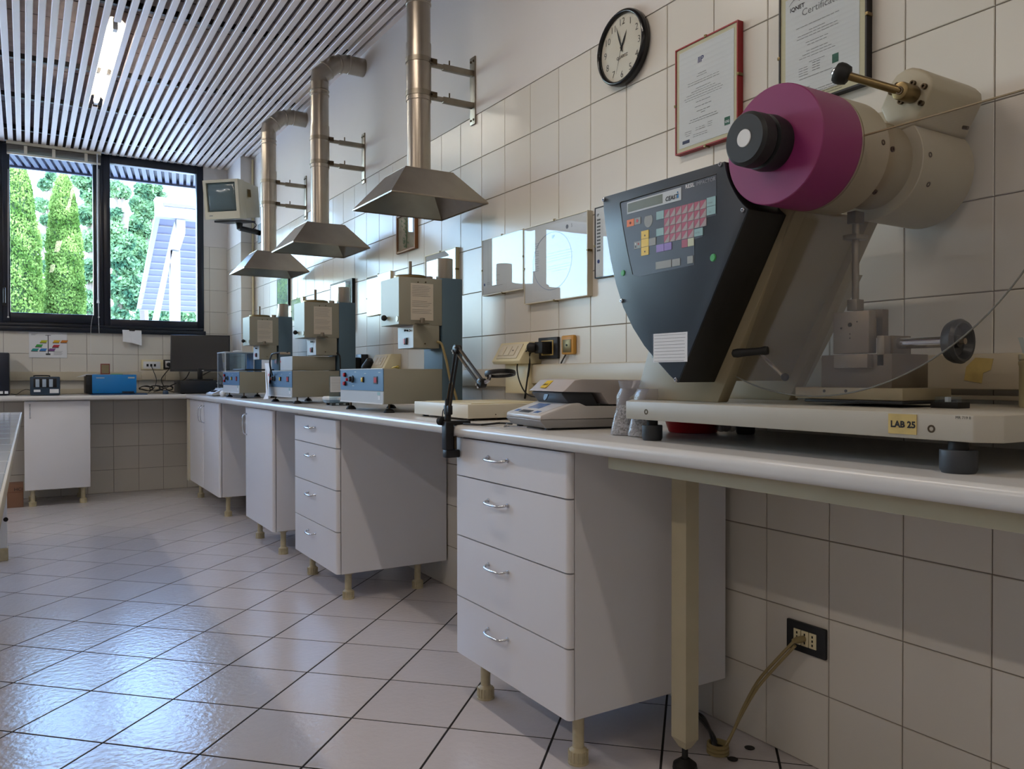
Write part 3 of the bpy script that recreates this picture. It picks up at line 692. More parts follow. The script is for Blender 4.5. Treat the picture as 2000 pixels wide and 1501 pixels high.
MB().lathe([(.012, -.010), (.018, -.007), (.0215, .005), (.0215, .014), (.018, .020), (.011, .021)], kb, d_, 28).build('lever_knob', m_rub, T, smooth=True)
MB().ball(kb+d_*.016, .012, 16, 10).build('knob_tip', m_chrome, T, smooth=True)
# console
CX = 1.22
arc = []
for k in range(13):
    px = [(1415, 315), (1417, 330), (1421, 346), (1427, 361), (1434, 375), (1441, 387), (1450, 399), (1462, 408)]
cp = [(1178, 385), (1415, 315), (1417, 330), (1421, 346), (1427, 361), (1434, 375), (1442, 388), (1450, 398), (1461, 408), (1323, 747), (1308, 733), (1283, 705), (1258, 675), (1236, 640), (1217, 600), (1203, 555), (1192, 505), (1184, 455), (1179, 410)]
CPy = [(PX(x, y, CX).y, PX(x, y, CX).z) for x, y in cp]
MB().prism(CPy, 'x', CX+.004, 1.334).build('console_body', m_cside, T, bevel=.002)
fc = MB().prism(CPy, 'x', CX, CX+.0045).build('console_face', m_console, T, bevel=.001)
for px, py in ((1408, 321), (1180, 390), (1452, 410), (1215, 587), (1321, 741)):
    p = PX(px, py, CX); c_ = Vector((CX, p.y, p.z)); m = MB().lathe([(.0048, 0), (.0048, .003), (.0035, .004), (.0035, .0045)], c_, (-1, 0, 0), 16); m.build('screw', m_chrome, fc, smooth=True)
    MB().lathe([(.0018, .0046), (.0018, .005)], c_, (-1, 0, 0), 6).build('screw_socket', m_black, fc)
def K(x, y, X0=CX-.0012): p = PX(1190+x/7.148, 330+y/7.148, X0); return p.y, p.z
def key(x0, y0, x1, y1, mat, name='key', d=.0016, fx=None, parent=None):
    ya, za = K(x0, y0); yb, _ = K(x1, y0); _, zb = K(x0, y1)
    return MB().box(CX-d, CX+.0002, ya, yb, zb, za).build(name, mat, parent or fc)
# engraved groove round the keypad
gp = [K(*q) for q in [(1490, 68), (1240, 143), (990, 216), (740, 288), (490, 362), (240, 440), (152, 468), (158, 560), (172, 680), (192, 820), (215, 950), (245, 1110), (280, 1280), (325, 1470)]]
MB().tube([(CX-.0004, y, z) for y, z in gp], .0011, 6, 3).build('groove', m_black, fc)
# membrane border
mbp = [K(*q, CX-.0005) for q in [(165, 480), (1495, 78), (1498, 640), (1310, 690), (1305, 940), (1190, 985), (1188, 1335), (420, 1500), (330, 1470), (280, 1280), (215, 950), (172, 680)]]
MB().prism(mbp, 'x', CX-.0006, CX).build('membrane', M('smoked keypad film', '3a3c45', .3), fc)
disp = key(250, 470, 1005, 632, m_mwhite, 'display', .0015)
ya, za = K(250, 470); yb, zb = K(1005, 632)
H_ = K(250, 470)[1]-K(250, 632)[1]; z1 = K(250, 470)[1]; 
y1_ = K(262, 480)[0]; y2_ = K(745, 480)[0]
MB().box(CX-.0019, CX-.001, y1_, y2_, z1-H_*.86, z1-H_*.12).build('lcd', M('grey green lcd', '59604f', .25, coat=.3), disp)
yl = K(785, 0)[0]; text('CEAST', 'lettering', m_ink, disp, (CX-.0022, yl, z1-H_*.80), XM, UP, H_*.50, .0003, shear=.15)
yl = K(945, 0)[0]
MB().box(CX-.0021, CX-.0015, yl, yl-.0055, z1-H_*.78, z1-H_*.45).build('logo', m_blue, disp); MB().ball((CX-.0018, yl-.0028, z1-H_*.32), .0016, 8, 6).build('logo_dot', m_blue, disp)
ya, za = K(1062, 275); text('RESIL', 'lettering', m_white, fc, (CX-.0012, ya, za), XM, UP, .0118, .0002)
ya, za2 = K(1212, 275); text('IMPACTOR', 'lettering', M('grey lettering', '8d8f96', .6), fc, (CX-.0012, ya, za), XM, UP, .0112)
m_kp = M('crimson key', 'a04a5e', .45); m_kg = M('grey pink key', 'a39392', .45); m_kb = M('pale aqua key', '88a9a9', .45); m_kv = M('lilac key', '8a72b4', .45); m_kgr = M('grey key', '8b8a84', .45); m_or = M('orange key', 'd9733a', .45); m_kc = M('cream key', 'b9bb9f', .45)
cx_ = [765, 845, 925, 1010, 1095, 1185, 1265, 1358]; rz = [K(765, v)[1] for v in (572, 690, 806, 922, 1034)]
n_ = 0
for r_ in range(4):
    for c_ in range(7 if r_ < 3 else 5):
        ya = K(cx_[c_]+2, 600)[0]; yb = K(cx_[c_+1]-4, 600)[0]; za = rz[r_]-.0004; zb = rz[r_+1]+.0004
        kk = MB().box(CX-.0014, CX, ya, yb, zb, za).build('key', m_kg, fc)
        MB().add([(CX-.0016, ya, za), (CX-.0016, yb, za), (CX-.0016, ya, zb)], [(0, 1, 2)]).build('key_corner', m_kp, kk)
        if True:
            n_ += 1; text('ABCDEFGHIJKLMNOPQRSTUVWXYZ'[n_-1 if n_ <= 26 else 0] if n_ <= 26 else '', 'lettering', m_ink, kk, (CX-.0017, yb+.0034, zb+.0006), XM, UP, .0036) if n_ <= 26 else None
for q in [(658, 600, 762, 712), (658, 838, 762, 940)]: key(*q, m_kb)
k1 = key(1362, 405, 1485, 528, m_kb); k2 = key(1362, 535, 1485, 650, m_kb); k3 = key(1187, 842, 1305, 945, m_kb)
for kk, w_, x_, y_ in ((k1, 'PARAM', 1372, 490), (k2, 'No', 1395, 612), (k3, 'ENTER', 1200, 905)):
    ya, za = K(x_, y_); text(w_, 'lettering', m_inkg, kk, (CX-.0018, ya, za), XM, UP, .0045)
ke = key(247, 715, 346, 812, m_or); kr = key(350, 690, 437, 782, m_kgr)
ya, za = K(393, 722); MB().lathe([(.0037, 0), (.0037, .0004)], (CX-.0017, ya, za), (-1, 0, 0), 20).build('stop_mark', m_red, kr)
ya, za = K(296, 752); MB().lathe([(.0036, 0), (.0036, .0004)], (CX-.0017, ya, za), (-1, 0, 0), 5).build('key_mark', M('dark orange', '6b2f14', .6), ke)
ya, za = K(545, 715); m = MB(); rr = .0145
pts = [(ya+rr*.98*math.cos(a), za+rr*1.12*math.sin(a)) for a in [PI/2+PI/4+.1+k*(2*PI-PI/2-.2)/22 for k in range(23)]]
m.prism(pts, 'x', CX-.0012, CX).build('keypad_disc', m_kgr, fc)
for q, s_ in (((447, 870, 550, 980), 1), ((447, 985, 550, 1092), 0), ((447, 1097, 550, 1212), -1)):
    kk = key(*q, m_yel); ya, za = K((q[0]+q[2])/2, (q[1]+q[3])/2)
    if s_: MB().add([(CX-.0018, ya+.0026, za-.002*s_), (CX-.0018, ya-.0026, za-.002*s_), (CX-.0018, ya, za+.0028*s_)], [(0, 1, 2)]).build('arrow', m_ink, kk)
kk = key(348, 1020, 443, 1120, m_kgr)
for i_, mm in enumerate((m_white, m_red, m_navy, m_kb)):
    ya, za = K(362+40*(i_ % 2), 1035+40*(i_//2)); MB().box(CX-.0019, CX-.0015, ya, ya-.0035, za, za-.0038).build('flag', mm, kk)
key(554, 972, 650, 1075, m_kgr); key(658, 1062, 762, 1165, m_kv); key(767, 1040, 870, 1142, m_kv)
key(1012, 990, 1092, 1100, m_kp); key(1096, 972, 1180, 1082, m_kc)
key(650, 1300, 866, 1402, m_kgr); key(878, 1262, 988, 1360, m_kgr); key(1090, 1220, 1170, 1322, m_kgr)
for px, py, r_ in ((1217, 533, .0058), (1393, 503, .0066)):
    p = PX(px, py, CX); g_ = MB().lathe([(r_*1.25, 0), (r_*1.2, .0012), (r_, .0012), (r_*.96, .002)], (CX, p.y, p.z), (-1, 0, 0), 24).build('push_button', m_green, fc, smooth=True)
# taped instruction slip
a = PX(1277, 652, CX); b = PX(1343, 706, CX)
sl_ = MB().box(CX-.0012, CX-.0004, a.y, b.y, b.z, a.z).build('note', m_paper, fc); lab(sl_, 'white slip of small print taped to the console')
m = MB()
for i_ in range(9):
    z = a.z-.004-i_*(a.z-b.z-.007)/8; m.box(CX-.0015, CX-.001, a.y-.003, b.y+.004+random.uniform(0, .008), z-.0007, z)
m.build('printed_lines', m_inkg, sl_)
MB().box(CX-.0008, CX-.0002, a.y+.006, b.y-.004, b.z+.01, a.z+.001).build('tape', m_clear, fc)
# pendulum
rod = PX(1675, 500, 1.475).y
pb = MB(); pb.cyl((1.475, AY, 1.34), (1.475, AY, 1.165), .0072, n=16); pb.box(1.463, 1.487, AY-.0115, AY+.0115, 1.155, 1.178)
pb.build('pendulum_rod', m_steeld, T, bevel=.0008)
MB().box(1.455, 1.495, AY-.016, AY+.016, 1.302, 1.312).build('rod_collar', m_steeld, T, bevel=.001)
MB().box(1.46, 1.49, AY-.01, AY+.01, 1.335, 1.36).build('rod_holder', m_bolt, T, bevel=.001)
def bx(name, px0, px1, py0, py1, X, depth, mat, parent=T, bevel=.0015):
    a = PX(px0, (py0+py1)/2, X); b = PX(px1, (py0+py1)/2, X); c = PX((px0+px1)/2, py0, X); d = PX((px0+px1)/2, py1, X)
    return MB().box(X, X+depth, a.y, b.y, d.z, c.z).build(name, mat, parent, bevel=bevel)
m_vd = M('dark vice casting', '6d6354', .45, .3, bump=.1, bscale=80); m_vl = M('worked steel', '8c8172', .4, .6)
v = bx('vice', 1604, 1742, 692, 757, 1.41, .12, m_vd); lab(v, 'specimen vice of dark steel')
bx('vice_base', 1553, 1763, 757, 780, 1.38, .16, m_creamd)
bx('rubber_pad', 1571, 1763, 781, 787, 1.374, .18, m_rub)
b1 = bx('clamp_block', 1627, 1697, 608, 690, 1.40, .025, m_vl)
b1b = bx('clamp_block', 1650, 1724, 606, 660, 1.445, .02, m_vd)
for px, py, r_ in ((1660, 634, .0045), (1643, 641, .002), (1674, 628, .0015), (1660, 652, .0013), (1660, 660, .0013)):
    p = PX(px, py, 1.4); MB().lathe([(r_, 0), (r_, .0006)], (1.4, p.y, p.z), (-1, 0, 0), 12).build('hole', m_black, b1)
bx('jaw', 1628, 1694, 692, 718, 1.392, .03, m_vl)
bx('jaw_guide', 1712, 1727, 655, 715, 1.41, .05, m_vl)
bx('jaw_guide', 1727, 1744, 655, 757, 1.43, .06, m_vd)
for px, py in ((1610, 763), (1652, 763)):
    p = PX(px, py, 1.38); MB().lathe([(.003, 0), (.003, .001)], (1.38, p.y, p.z), (-1, 0, 0), 12).build('hole', m_black, T)
ya = PX(1744, 668, 1.45).y; zb = PX(1800, 669, 1.45).z; ye = PX(1862, 668, 1.45).y
MB().cyl((1.45, ya+.01, zb), (1.45, ye, zb), .0105, n=20).build('screw_shaft', m_chrome, T, smooth=True)
MB().cyl((1.45, ya+.002, zb), (1.45, ya-.008, zb), .0155, n=20).build('collar', m_vd, T, smooth=True)
MB().lathe([(.012, -.012), (.017, -.010), (.017, 0)], (1.45, ye, zb), (0, -1, 0), 24).build('collar', m_vl, T, smooth=True)
hw = MB().lathe([(.015, 0), (.036, -.004), (.040, .004), (.041, .014), (.037, .020), (.033, .019), (.026, .006), (.012, .004), (.011, .012), (.004, .013)], (1.45, ye, zb), (0, -1, 0), 40).build('handwheel', M('grey black handwheel', '2c2e30', .35), T, smooth=True)
MB().cyl((1.45, ye-.01, zb), (1.45, ye-.022, zb), .006, n=10).build('spindle_nut', m_vl, hw, smooth=True)
# release handle with black grip
ga = PX(1430, 690, 1.30); gb = PX(1500, 684, 1.33)
d_ = (gb-ga).normalized(); L_ = (gb-ga).length
MB().lathe([(.004, 0), (.0085, .003), (.0098, .012), (.0085, .03), (.008, L_*.8), (.0095, L_*.92), (.0085, L_)], ga, d_, 24).build('grip', m_rub, T, smooth=True)
p1 = PX(1486, 692, 1.36); p2 = PX(1531, 735, 1.36)
MB().tube([p1, p1.lerp(p2, .5), p2], .004, 8, 1).build('lever_arm', m_vl, T)
MB().ball(PX(1533, 736, 1.36), .0085, 16, 10).build('lever_joint', m_rub, T, smooth=True)
# clear shield: sector of a disc about the drum axis
R_ = .486; pts = [(AY, AZ)]
pts = [(AY-.118, AZ+.004)]+[(AY-R_*math.cos(a), AZ+.004-R_*math.sin(a)) for a in [i_*math.radians(113)/40 for i_ in range(41)]]+[(AY+.045, AZ-.115)]
MB().prism(pts, 'x', 1.3285, 1.3325).build('shield', m_plex, T)
ed = [(1.3305, y, z) for y, z in pts[1:-1]]
MB().tube(ed, .0016, 6, 0).build('shield_edge', M('polished acrylic edge', '6f6f68', .25), T, smooth=True)
MB().box(1.328, 1.333, AY-.118, AY-R_, AZ+.003, AZ+.0052).build('shield_edge', M('acrylic top edge', '8a7a5c', .3), T)

# things standing on the tester's base
t = thing('specimen_block', 'black block with a small clear specimen bar on the tester base', 'specimen block', (1.46, .80, PT))
a = PZ(1817, 797, PT+.001); 
sa = PX(1817, 790, 1.435).y; sb = PX(1871, 790, 1.435).y
MB().box(1.435, 1.475, sb, sa, PT, PT+.011).build('block', m_rub, t, bevel=.001)
MB().box(1.442, 1.454, sb+.004, sa-.004, PT+.011, PT+.021).build('specimen_bar', m_clear, t)
MB().box(1.443, 1.453, (sa+sb)/2-.003, (sa+sb)/2+.003, PT+.0115, PT+.0205).build('specimen_mark', m_paper, t)
jx, jy, jr = 1.605, .727, .046
t = thing('jar', 'cream plastic jar holding tools at the right edge of the photo', 'jar', (jx, jy, PT))
MB().lathe([(jr*.93, 0), (jr*.97, .004), (jr*.97, .078), (jr, .08), (jr, .086), (jr*.96, .088), (jr, .09), (jr, .098), (jr*.97, .1), (jr*.92, .1), (jr*.92, .01)], (jx, jy, PT), (0, 0, 1), 48, cap=True).build('body', M('cream polythene', 'c3b68c', .4), t, smooth=True)
p = PX(1999, 741, jx-.04); MB().add([(jx-.046, jy-.004, PT+.05), (jx-.047, jy-.008, PT+.062), (jx-.047, jy, PT+.062)], [(0, 1, 2)]).build('mark', m_green, t)
o = MB().add([(1.60, .764, 1.05), (1.60, .756, 1.05), (1.61, .773, 1.092), (1.61, .781, 1.092), (1.603, .764, 1.05), (1.603, .756, 1.05), (1.613, .773, 1.092), (1.613, .781, 1.092)], [(0, 1, 2, 3), (7, 6, 5, 4), (0, 4, 5, 1), (1, 5, 6, 2), (2, 6, 7, 3), (3, 7, 4, 0)]).build('specimen_strip', m_clear); tag(o, 'clear plastic strip leaning out of the cream jar', 'specimen strip')
o = MB().prism([(.738, 1.05), (.724, 1.05), (.722, 1.095), (.728, 1.092)], 'x', 1.60, 1.606).build('plastic_spatula', M('teal plastic', '0b5a58', .4)); tag(o, 'teal plastic blade standing in the cream jar', 'spatula')

# ================================================================== fume hoods
def hood(x, y, zr, half, zt, ht, arms, label, elbow=True, zs=2.72):
    t = thing('extraction_hood', label, 'extraction hood', (x, y, zr), 'steel extraction hoods over the worktop')
    r = .0515
    def ring(h, z, xo=0): return [(x+xo-h, y-h, z), (x+xo+h, y-h, z), (x+xo+h, y+h, z), (x+xo-h, y+h, z)]
    MB().loft([ring(half, zr), ring(half, zr+.006), ring(ht, zt), ring(ht-.002, zt-.002), ring(half-.004, zr+.005), ring(half-.004, zr)], cap=False).build('canopy', m_steel, t)
    MB().loft([ring(ht, zt), ring(ht-.0, zt+.002), ]).build('top_plate', m_steel, t)
    MB().cyl((x, y, zt), (x, y, zs), r, n=40).build('pipe', m_steel, t, smooth=True)
    z0 = arms[1]-.03; z1 = arms[0]+.075
    MB().cyl((x, y, z0), (x, y, z1), r+.0035, n=40).build('sleeve', m_steel, t, smooth=True)
    if elbow:
        pts = [(x, y, zs-.01), (x, y, zs+.03), (x+.085, y, zs+.112), (x+.15, y, zs+.130), (WX-.004, y, zs+.130)]
        MB().tube(pts, r+.001, 32, 0).build('elbow', m_steel, t, smooth=True, angle=20)
        for p, q in (((x, y, zs-.06), (0, 0, 1)), ((x, y, zs-.085), (0, 0, 1)), ((x+.042, y, zs+.071), (1, 0, 1)), ((x+.118, y, zs+.121), (1, 0, .25)), ((x+.175, y, zs+.13), (1, 0, 0))):
            MB().lathe([(r+.001, -.006), (r+.004, -.003), (r+.004, .003), (r+.001, .006)], p, q, 36).build('seam', m_steel, t, smooth=True)
    for z in arms:
        c = MB().cyl((x, y, z-.011), (x, y, z+.011), r+.006, n=40).build('clamp_ring', m_steeld, t, smooth=True)
        MB().box(x+.03, x+.07, y-.012-r*.6, y+.0-r*.6, z-.012, z+.012).build('clamp_lug', m_bolt, c, bevel=.002)
        MB().cyl((x+.045, y-.055, z), (x+.045, y-.02, z), .006, n=8).build('clamp_bolt', m_bolt, c, smooth=True)
        a_ = MB().box(x+r, x+.15, y-.009, y+.009, z-.009, z+.009).build('inner_arm', m_steeld, t, bevel=.0015)
        MB().box(x+.115, WX-.012, y-.012, y+.012, z-.013, z+.012).build('outer_arm', m_steeld, t, bevel=.0015)
        MB().cyl((x+.15, y, z+.01), (x+.15, y, z+.035), .0035, n=8).build('set_screw', m_bolt, t, smooth=True)
    pl = MB().box(WX-.012, WX-.006, y-.024, y+.024, arms[1]-.085, arms[0]+.075).build('wall_plate', m_steeld, t, bevel=.001)
    for z in (arms[1]-.065, arms[0]+.055):
        for dy in (-.012, .012): MB().cyl((WX-.012, y+dy, z), (WX-.016, y+dy, z), .005, n=8).build('plate_bolt', m_bolt, pl)
    return t
def az(px, ys, y): return [PY(px, v, y).z for v in ys]
hood(1.472, 3.167, 1.755, .222, 1.895, .112, az(850, (128, 192), 3.167), 'nearest and largest-looking steel extraction hood, its pipe leaving the top edge', zs=2.72)
hood(1.474, 4.53, 1.751, .222, 1.891, .112, az(650, (276, 322), 4.53), 'middle steel extraction hood with a bent pipe into the wall', zs=2.735)
hood(1.478, 5.68, 1.745, .222, 1.885, .112, az(545, (358, 400), 5.68), 'farthest steel extraction hood, nearest the hanging television', zs=2.74)

# ================================================================== melt flow testers
def txt_lines(parent, plane, a, b, n, mat=m_inkg, gap=(), th=.0011, jag=.25, off=.0006):
    """thin printed lines on a sheet; plane 'y' (facing -y) or 'x' (facing -x); a upper left, b lower right as (h, z)"""
    m = MB()
    for i_ in range(n):
        if i_ in gap: continue
        z = a[1]+(b[1]-a[1])*i_/(n-1); h1 = b[0]+(a[0]-b[0])*random.uniform(0, jag)
        if plane[0] == 'x': m.box(plane[1]-off, plane[1], a[0], h1, z-th, z)
        else: m.box(a[0], h1, plane[1]-off, plane[1], z-th, z)
    return m.build('printed_lines', mat, parent)
def tester(label):
    x0, y0 = 1.25, 3.03
    t = thing('melt_flow_tester', label, 'testing machine', (x0, y0, ZT), 'blue grey bench testing machines')
    MB().box(x0, 1.515, y0, 3.545, .905, 1.05).build('base_cabinet', m_olive, t, bevel=.002)
    fp = MB().box(x0-.003, x0, y0+.002, 3.543, .958, 1.051).build('control_panel', m_mblue, t)
    lp = MB().box(x0-.003, x0, y0+.002, 3.543, .906, .956).build('lower_panel', m_mwhite, t)
    MB().box(x0-.006, x0-.002, y0+.002, 3.543, .903, .908).build('trim_strip', m_white, lp)
    MB().box(x0-.005, x0-.002, y0+.002, 3.543, 1.048, 1.052).build('trim_strip', m_mwhite, fp)
    F_ = x0-.003
    def at(px, py): p = PX(px, py, F_); return p.y, p.z
    for px, py, mm in ((675, 731.5, m_red), (675, 748.5, m_red)):
        y, z = at(px, py); s_ = MB().cyl((F_, y, z), (F_-.012, y, z), .0085, n=16).build('push_button', m_red, fp, smooth=True); MB().cyl((F_, y, z), (F_-.006, y, z), .0105, n=16).build('collar', m_black, s_, smooth=True)
    y, z = at(689, 740); s_ = MB().lathe([(.016, 0), (.016, .006), (.012, .007), (.011, .018), (.009, .02)], (F_, y, z), (-1, 0, 0), 24).build('dial', m_black, fp, smooth=True); MB().lathe([(.0125, .007), (.0125, .009)], (F_, y, z), (-1, 0, 0), 24).build('dial_ring', m_chrome, s_)
    y, z = at(681, 741); MB().cyl((F_, y+.012, z), (F_-.01, y+.012, z), .007, n=14).build('lamp_lens', m_red, fp, smooth=True)
    y, z = at(709, 741); s_ = MB().box(F_-.008, F_, y-.007, y+.007, z-.009, z+.009).build('rocker', m_yel, fp, bevel=.001); MB().box(F_-.005, F_, y-.011, y+.011, z-.012, z+.012).build('rocker_frame', m_black, s_)
    y, z = at(734, 742); s_ = MB().box(F_-.003, F_, y-.019, y+.019, z-.0155, z+.0155).build('indicator', m_black, fp); MB().box(F_-.004, F_-.002, y-.014, y+.014, z-.011, z+.011).build('red_window', m_red, s_)
    m = MB()
    for px, py in ((694, 726), (713, 729), (690, 753), (741, 727)):
        y, z = at(px, py); m.box(F_-.0005, F_, y-.011, y+.011, z-.0012, z+.0012)
    m.build('printed_marks', m_mwhite, fp)
    y, z = at(740, 771); MB().box(F_-.0007, F_, y-.013, y+.016, z-.001, z+.012).build('sticker', m_kb, lp); MB().box(F_-.0007, F_, y-.013, y+.008, z-.02, z-.004).build('sticker', m_white, lp)
    # column and heads
    MB().box(1.515, 1.612, y0-.002, 3.212, .905, 1.437).build('column', m_dblue, t, bevel=.003)
    hd = MB().box(1.319, 1.515, y0, 3.224, 1.234, 1.431).build('upper_head', m_olive, t, bevel=.002)
    hf = MB().box(1.3165, 1.319, y0+.001, 3.223, 1.235, 1.430).build('head_face', M('pale green grey enamel', 'a2a796', .45) if 'pale green grey enamel' not in bpy.data.materials else bpy.data.materials['pale green grey enamel'], hd)
    p = PX(753, 621, 1.31); MB().cyl((1.3165, p.y, p.z), (1.308, p.y, p.z), .004, n=10).build('spindle', m_bolt, hf, smooth=True)
    MB().ball((1.303, p.y, p.z), .0125, 16, 10).build('black_knob', m_rub, hf, smooth=True)
    p = PX(773, 622, 1.31); MB().cyl((1.3165, p.y, p.z), (1.314, p.y, p.z), .012, n=20).build('dial_plate', m_steeld, hf, smooth=True)
    lw = MB().box(1.383, 1.502, y0, 3.19, 1.137, 1.234).build('lower_head', m_olive, t, bevel=.002)
    lf = MB().box(1.381, 1.383, y0+.001, 3.189, 1.138, 1.233).build('switch_face', m_mwhite, lw)
    p = PX(791, 666, 1.375); MB().box(1.374, 1.381, p.y-.013, p.y+.013, p.z-.014, p.z+.014).build('rocker_switch', m_black, lf, bevel=.001); MB().box(1.372, 1.376, p.y-.002, p.y+.013, p.z-.011, p.z+.011).build('switch_lens', m_red, lf)
    for px in (790, 795, 799):
        p = PX(px, 645, 1.375); MB().ball((1.377, p.y, p.z), .0045, 10, 6).build('small_knob', m_black if px < 797 else m_chrome, lf, smooth=True)
    p = PY(830, 671, y0); MB().cyl((p.x, y0, p.z), (p.x, y0-.003, p.z), .003, n=8).build('screw', m_bolt, lw)
    # instruction sheet on the side
    a = PY(802, 552, y0); b = PY(846, 626, y0)
    sh = MB().box(a.x, b.x, y0-.0015, y0-.0002, b.z, a.z).build('instruction_sheet', M('aged paper', 'c3b9a9', .8) if 'aged paper' not in bpy.data.materials else bpy.data.materials['aged paper'], hd)
    txt_lines(sh, ('y', y0-.0015), (a.x+.006, a.z-.01), (b.x-.006, b.z+.03), 17, gap=(7, 8, 13))
    for px in (816, 831):
        p = PY(px, 551, y0); MB().cyl((p.x, y0-.001, p.z), (p.x, y0-.004, p.z), .003, n=8).build('pin', m_bolt, sh)
    # parts on top
    p = PY(802, 528, 3.11); dsc = MB().lathe([(.066, 0), (.07, .003), (.07, .011), (.066, .014)], (p.x, 3.115, 1.432), (0, 0, 1), 36).build('weight_plate', m_brass, t, smooth=True)
    MB().lathe([(.008, .01), (.018, .012), (.018, .016), (.0075, .018), (.0075, .075), (.006, .077)], (p.x, 3.115, 1.432), (0, 0, 1), 20).build('plunger', m_steeld, dsc, smooth=True)
    MB().lathe([(.018, 0), (.018, .022), (.015, .024)], (1.515, 3.16, 1.432), (0, 0, 1), 20).build('small_weight', m_steel, t, smooth=True)
    MB().lathe([(.036, 0), (.0365, .002), (.0365, .093), (.035, .095), (.03, .095)], (1.572, 3.12, 1.437), (0, 0, 1), 32).build('weight_can', m_steel, t, smooth=True)
    # nozzle between the heads
    MB().lathe([(.03, 0), (.032, .002), (.03, .004), (.01, .006), (.01, .024), (.008, .025)], (PY(823, 632, y0-.02).x, y0-.03, 1.236), (0, 0, 1), 24).build('dish', m_steeld, t, smooth=True)
    for x, y in ((1.285, 3.51), (1.285, 3.06), (1.485, 3.06), (1.485, 3.51)):
        f = MB().lathe([(.023, 0), (.023, .004), (.015, .014), (.009, .017)], (x, y, ZT), (0, 0, 1), 24).build('foot', m_rub, t, smooth=True); MB().cyl((x, y, ZT+.015), (x, y, .906), .0045, n=8).build('stem', m_bolt, f)
    return t
T3 = tester('nearest blue grey testing machine, its red indicator window lit by daylight')
c_ = MB().tube([PY(853, 667, 3.02), PY(862, 671, 3.015), PY(868, 690, 3.01), PY(873, 710, 3.01), PY(879, 740, 3.01), PY(887, 762, 3.0), PY(893, 783, 3.0)], .0055, 8); o = c_.build('mains_cable', m_cabley, T3, smooth=True); lab(o, 'yellowed mains cable')
T2 = copy_tree(T3, (1.25, 4.325, ZT), 'middle testing machine with a long controller box lying on its base cabinet')
T1 = copy_tree(T3, (1.25, 5.575, ZT), 'farthest testing machine, half hidden behind the clear draught box')
for T_ in (T2, T1):
    for ch in list(T_.children):
        if ch.name.startswith('mains_cable'): bpy.data.objects.remove(ch)
MB().tube([(1.5, 4.322, 1.15), (1.51, 4.30, 1.13), (1.515, 4.30, 1.05), (1.545, 4.30, 1.0)], .004, 8).build('mains_cable', m_cableb, T2, smooth=True)
# controller box on the middle tester
t = thing('controller_box', 'long grey controller box with a small red display on the middle tester', 'controller', (1.38, 4.45, 1.052))
a = PX(532, 693, 1.262); b = PX(553, 722, 1.262)
y_ = 4.36
MB().box(1.262, 1.505, y_, 4.60, 1.053, 1.131).build('casing', m_olive, t, bevel=.002)
f = MB().box(1.259, 1.262, y_+.001, 4.599, 1.054, 1.130).build('front_panel', m_mwhite, t)
p = PX(539, 706, 1.259); q = MB().box(1.2575, 1.259, p.y-.02, p.y+.03, p.z-.014, p.z+.014).build('display', m_black, f); MB().box(1.2568, 1.2576, p.y-.013, p.y+.022, p.z-.008, p.z+.008).build('digits', M('dull red display', '6d1830', .4), q)
p = PX(548, 706, 1.259); MB().cyl((1.259, p.y, p.z), (1.257, p.y, p.z), .005, n=12).build('push_button', m_red, f)
# pen-like probe with cable lying on it
o = MB().tube([PY(562, 688, 4.40), PY(535, 690, 4.5), PY(529, 697, 4.56), PY(527, 708, 4.6), PY(529, 722, 4.62), PY(532, 732, 4.7)], .005, 8).build('probe_cable', m_cableb, smooth=True); tag(o, 'black probe lead curling down the front of the controller box', 'cable')
o = MB().cyl(PY(547, 690, 4.42), PY(567, 690, 4.40), .009, .007, 12).build('probe', m_steeld, smooth=True); tag(o, 'grey probe lying on top of the controller box', 'probe')
# papers by the testers
rn = random.Random(3)
def sheet(name, pts, label, cat, mat=m_paper):
    m = MB(); vs = [Vector(p) for p in pts]; n = (vs[1]-vs[0]).cross(vs[2]-vs[0]).normalized()*.0012
    m.add([*vs, *[v+n for v in vs]], [tuple(range(len(vs))), tuple(range(len(vs), 2*len(vs)))[::-1]]+[(i, (i+1) % len(vs), len(vs)+(i+1) % len(vs), len(vs)+i) for i in range(len(vs))])
    o = m.build(name, mat); tag(o, label, cat); return o
sheet('paper_sheet', [PX(517, 709, 1.25), PX(527, 709, 1.25), PX(527, 722, 1.24), PX(519, 768, 1.22), PX(514, 780, 1.2)+Vector((0, 0, .002)), PX(524, 779, 1.2)+Vector((0, 0, .002)), PX(521, 745, 1.235)], 'curling white sheet hanging between the middle and farthest testers', 'paper')
sheet('paper_sheet', [(1.24, 6.12, 1.058), (1.24, 5.62, 1.056), (1.46, 5.6, 1.058), (1.45, 6.1, 1.06)], 'white papers lying flat on the farthest tester', 'paper')
o = MB().box(1.26, 1.48, 5.6, 5.78, 1.060, 1.070).build('notebook', m_dark, bevel=.003); o.rotation_euler = (0, -.0, .25); tag(o, 'black notebook on the papers of the farthest tester', 'notebook')
